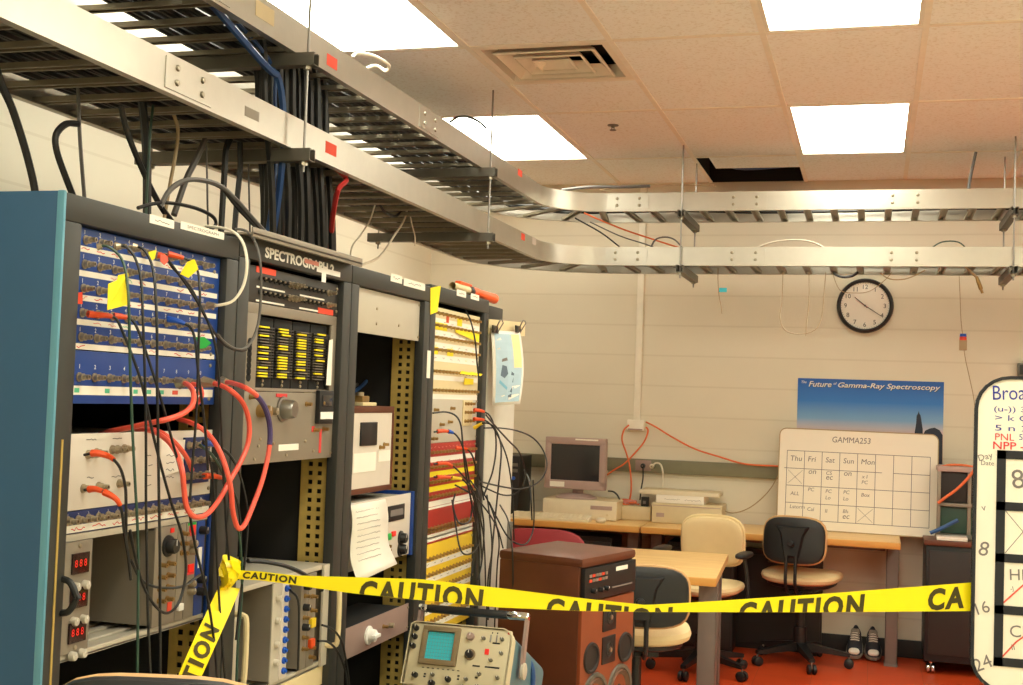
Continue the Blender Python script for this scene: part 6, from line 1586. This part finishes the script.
for x in (.79, .85): MB().box((sw*x, -.003, SH*.78), (sw*x+.004, 0, SH*.9), 'steel', .001).build('slide_switch', os_)
MB().box((sw*.76, -.004, SH*.58), (sw*.80, 0, SH*.67), 'led_red', .001).build('red_button', os_); MB().box((sw*.955, -.002, SH*.93), (sw*.975, 0, SH*.97), 'cable_red').build('red_lamp', os_)
# handle: two arms and a black grip
hy, hz = .10, SH*.5
for sg, X in ((-1, -.012), (1, sw+.012)):
    hd = MB(); hd.prism([(X-.004, hy-.012, hz-.02), (X-.004, hy+.012, hz-.02), (X-.004, hy-.02+.010, SH+.062), (X-.004, hy-.02-.012, SH+.062)], (.008, 0, 0), 'panel_mauve')
    hd.lathe([(0, .022), (.008, .022), (.010, .016), (.010, 0)], (X, hy, hz), (sg, 0, 0), 'panel_lightgrey', 18); hd.build('handle_arm', os_)
MB().box((.005, hy-.034, SH+.048), (sw-.04, hy-.008, SH+.068), 'black_plastic', .007).build('grip', os_); MB().box((sw-.045, hy-.034, SH+.048), (sw+.018, hy-.008, SH+.068), 'chrome', .007).build('grip_end', os_); MB().box((-.018, hy-.034, SH+.048), (.008, hy-.008, SH+.068), 'chrome', .007).build('grip_end', os_)
byy('blue-white coiled lead hanging at the right side of the oscilloscope', [(521, 650), (528, 658), (533, 672), (532, 690), (526, 700)], 3.35, .007, 'cable_blue', 'probe_lead')
# cart below it (under the picture)
zlow = min((org+rotm @ Vector((0, y, 0))).z for y in (0, .37)); cb_ = org+rotm @ Vector((sw/2, .2, 0))
oc = thing('scope_cart', 'grey cart carrying the oscilloscope, below the picture', 'cart', (cb_.x, cb_.y+.02, 0)); zt_c = zlow-.002
for z in (.25, zt_c-.02): MB().box((-.26, -.25, z-.01), (.26, .25, z+.02 if z < .3 else zt_c), 'panel_grey', .006).build('shelf', oc)
for X in (-.25, .25):
    for Y in (-.24, .24): MB().box((X-.012, Y-.012, .06), (X+.012, Y+.012, zt_c-.03), 'strut', .003).cyl((X, Y, .0), (X, Y, .06), .022, 'black_rubber', 12).build('leg', oc)
# wedge that tilts it
wz = MB(); A_ = org+rotm @ Vector((.02, .02, 0)); B_ = org+rotm @ Vector((.02, .35, 0)); wz.prism([(A_.x, A_.y, zt_c+.001), (B_.x, B_.y, zt_c+.001), (B_.x, B_.y, B_.z-.003), (A_.x, A_.y, max(A_.z-.003, zt_c+.0015))], rotm @ Vector((sw-.04, 0, 0)), 'black_plastic')
tag(wz.build('wedge_stand'), 'black wedge stand tilting the oscilloscope', 'stand')
# near whiteboard on a stand
x0 = onY(973, 500, YB).x; z1 = onY(1010, 376, YB).z; z0 = onY(1000, 693, YB).z
nb = thing('whiteboard', 'large near whiteboard with thick black grid at the right picture edge', 'whiteboard', (x0, YB, z0)); NW, NH = .92, z1-z0
board(nb, NW, NH, .075, 'board_black', .0075)
def nx(px, py): v = onY(px, py, YB); return v.x-x0, v.z-z0
g = MB(); gx0, gz1 = nx(997, 450); _, gz0 = nx(1000, 666); bw_ = .019
colw = .125; rh = (gz1-gz0-bw_)/4
for i in range(7): X = gx0+colw*i; g.box((X, -.0022, gz0), (X+bw_, -.0008, gz1), 'board_black') if X+bw_ < NW-.03 else None
xe = gx0+colw*5+bw_
for i in range(5): Z = gz0+rh*i; g.box((gx0, -.0022, Z), (xe, -.0008, Z+bw_), 'board_black')
g.build('black_grid', nb)
wr = MB()
def wt(px, py, tx, h, m, ang=0, sh=.0, bold=.0, fit=None):
    X, Z = nx(px, py); MB().text(tx, (X, -.0008, Z), (math.cos(ang), 0, math.sin(ang)), (-math.sin(ang), 0, math.cos(ang)), h, m, bold, sh, fit=fit).build('handwriting', nb)
wt(993, 400, 'Broad', .032, 'ink_blue', .04, fit=.085); wt(994, 413, '(u-)) 30', .016, 'ink_blue', fit=.08); wt(995, 420.5, '> k G', .013, 'ink_blue', fit=.07); wt(995, 430.5, '5 n 2', .013, 'ink_blue', fit=.07)
wt(995, 440, 'PNL', .015, 'ink_red', fit=.04); wt(1019, 440, '5', .013, 'ink_blue'); wt(993, 449, 'NPP -:', .017, 'ink_red', bold=.01, fit=.07)
wt(1000, 383, 'whiteboard', .005, 'ink_grey', fit=.06) if False else None
wt(980, 463, 'Day', .018, 'ink_grey', .3); wt(981, 465, 'Date', .010, 'ink_grey'); wt(982, 511, 'v', .010, 'ink_grey', .2)
wt(978, 555, '8', .032, 'ink_grey', -.1, .1); wt(978, 615, '16', .026, 'ink_grey', .35); wt(977, 672, '24', .028, 'ink_grey', .45)
wt(1013, 489, '8', .042, 'ink_grey', .15); wt(1010, 580, 'HM', .024, 'ink_grey', .05); wt(1011, 592, '-J', .012, 'ink_grey', .2); wt(1010, 637, 'CI', .026, 'ink_grey', .05); wt(1012, 650, 'ii', .012, 'ink_grey', .2)
sg = []
a, b = nx(1004, 509), nx(1040, 552); sg.append((a, b)); a, b = nx(1005, 553), nx(1040, 512); sg.append((a, b)); lines(nb, sg, .0016, 'ink_grey', 'crossed_cell')
sg = [(nx(1003, 603), nx(1030, 579)), (nx(1002, 657), nx(1016, 642)), (nx(1016, 642), nx(1030, 632))]; [lines(nb, [s_], .0035, 'paper_red', 'red_line') for s_ in sg]
st = MB()
for X in (.25, .70): st.box((X-.015, .0145, -z0+.04), (X+.015, .0345, NH*.7), 'strut', .003); st.box((X-.02, -.24, -z0+.0), (X+.02, .28, -z0+.04), 'strut', .004)
st.box((.25, .016, -z0+.3), (.70, .033, -z0+.33), 'strut', .003); st.build('stand', nb)
# ================================================================== LIGHT, VIEW
w = bpy.data.worlds.new('room_air'); SC.world = w; w.use_nodes = True
w.node_tree.nodes['Background'].inputs[0].default_value = lin((255, 236, 206)); w.node_tree.nodes['Background'].inputs[1].default_value = .05
SC.view_settings.view_transform = 'Standard'; SC.view_settings.look = 'None'; SC.view_settings.gamma = 1; SC.view_settings.use_curve_mapping = False
SC.view_settings.exposure = EXPO
SC.cycles.use_denoising = True
SC.cycles.max_bounces = 12; SC.cycles.diffuse_bounces = 9; SC.cycles.caustics_reflective = False; SC.cycles.caustics_refractive = False; SC.cycles.sample_clamp_indirect = 6
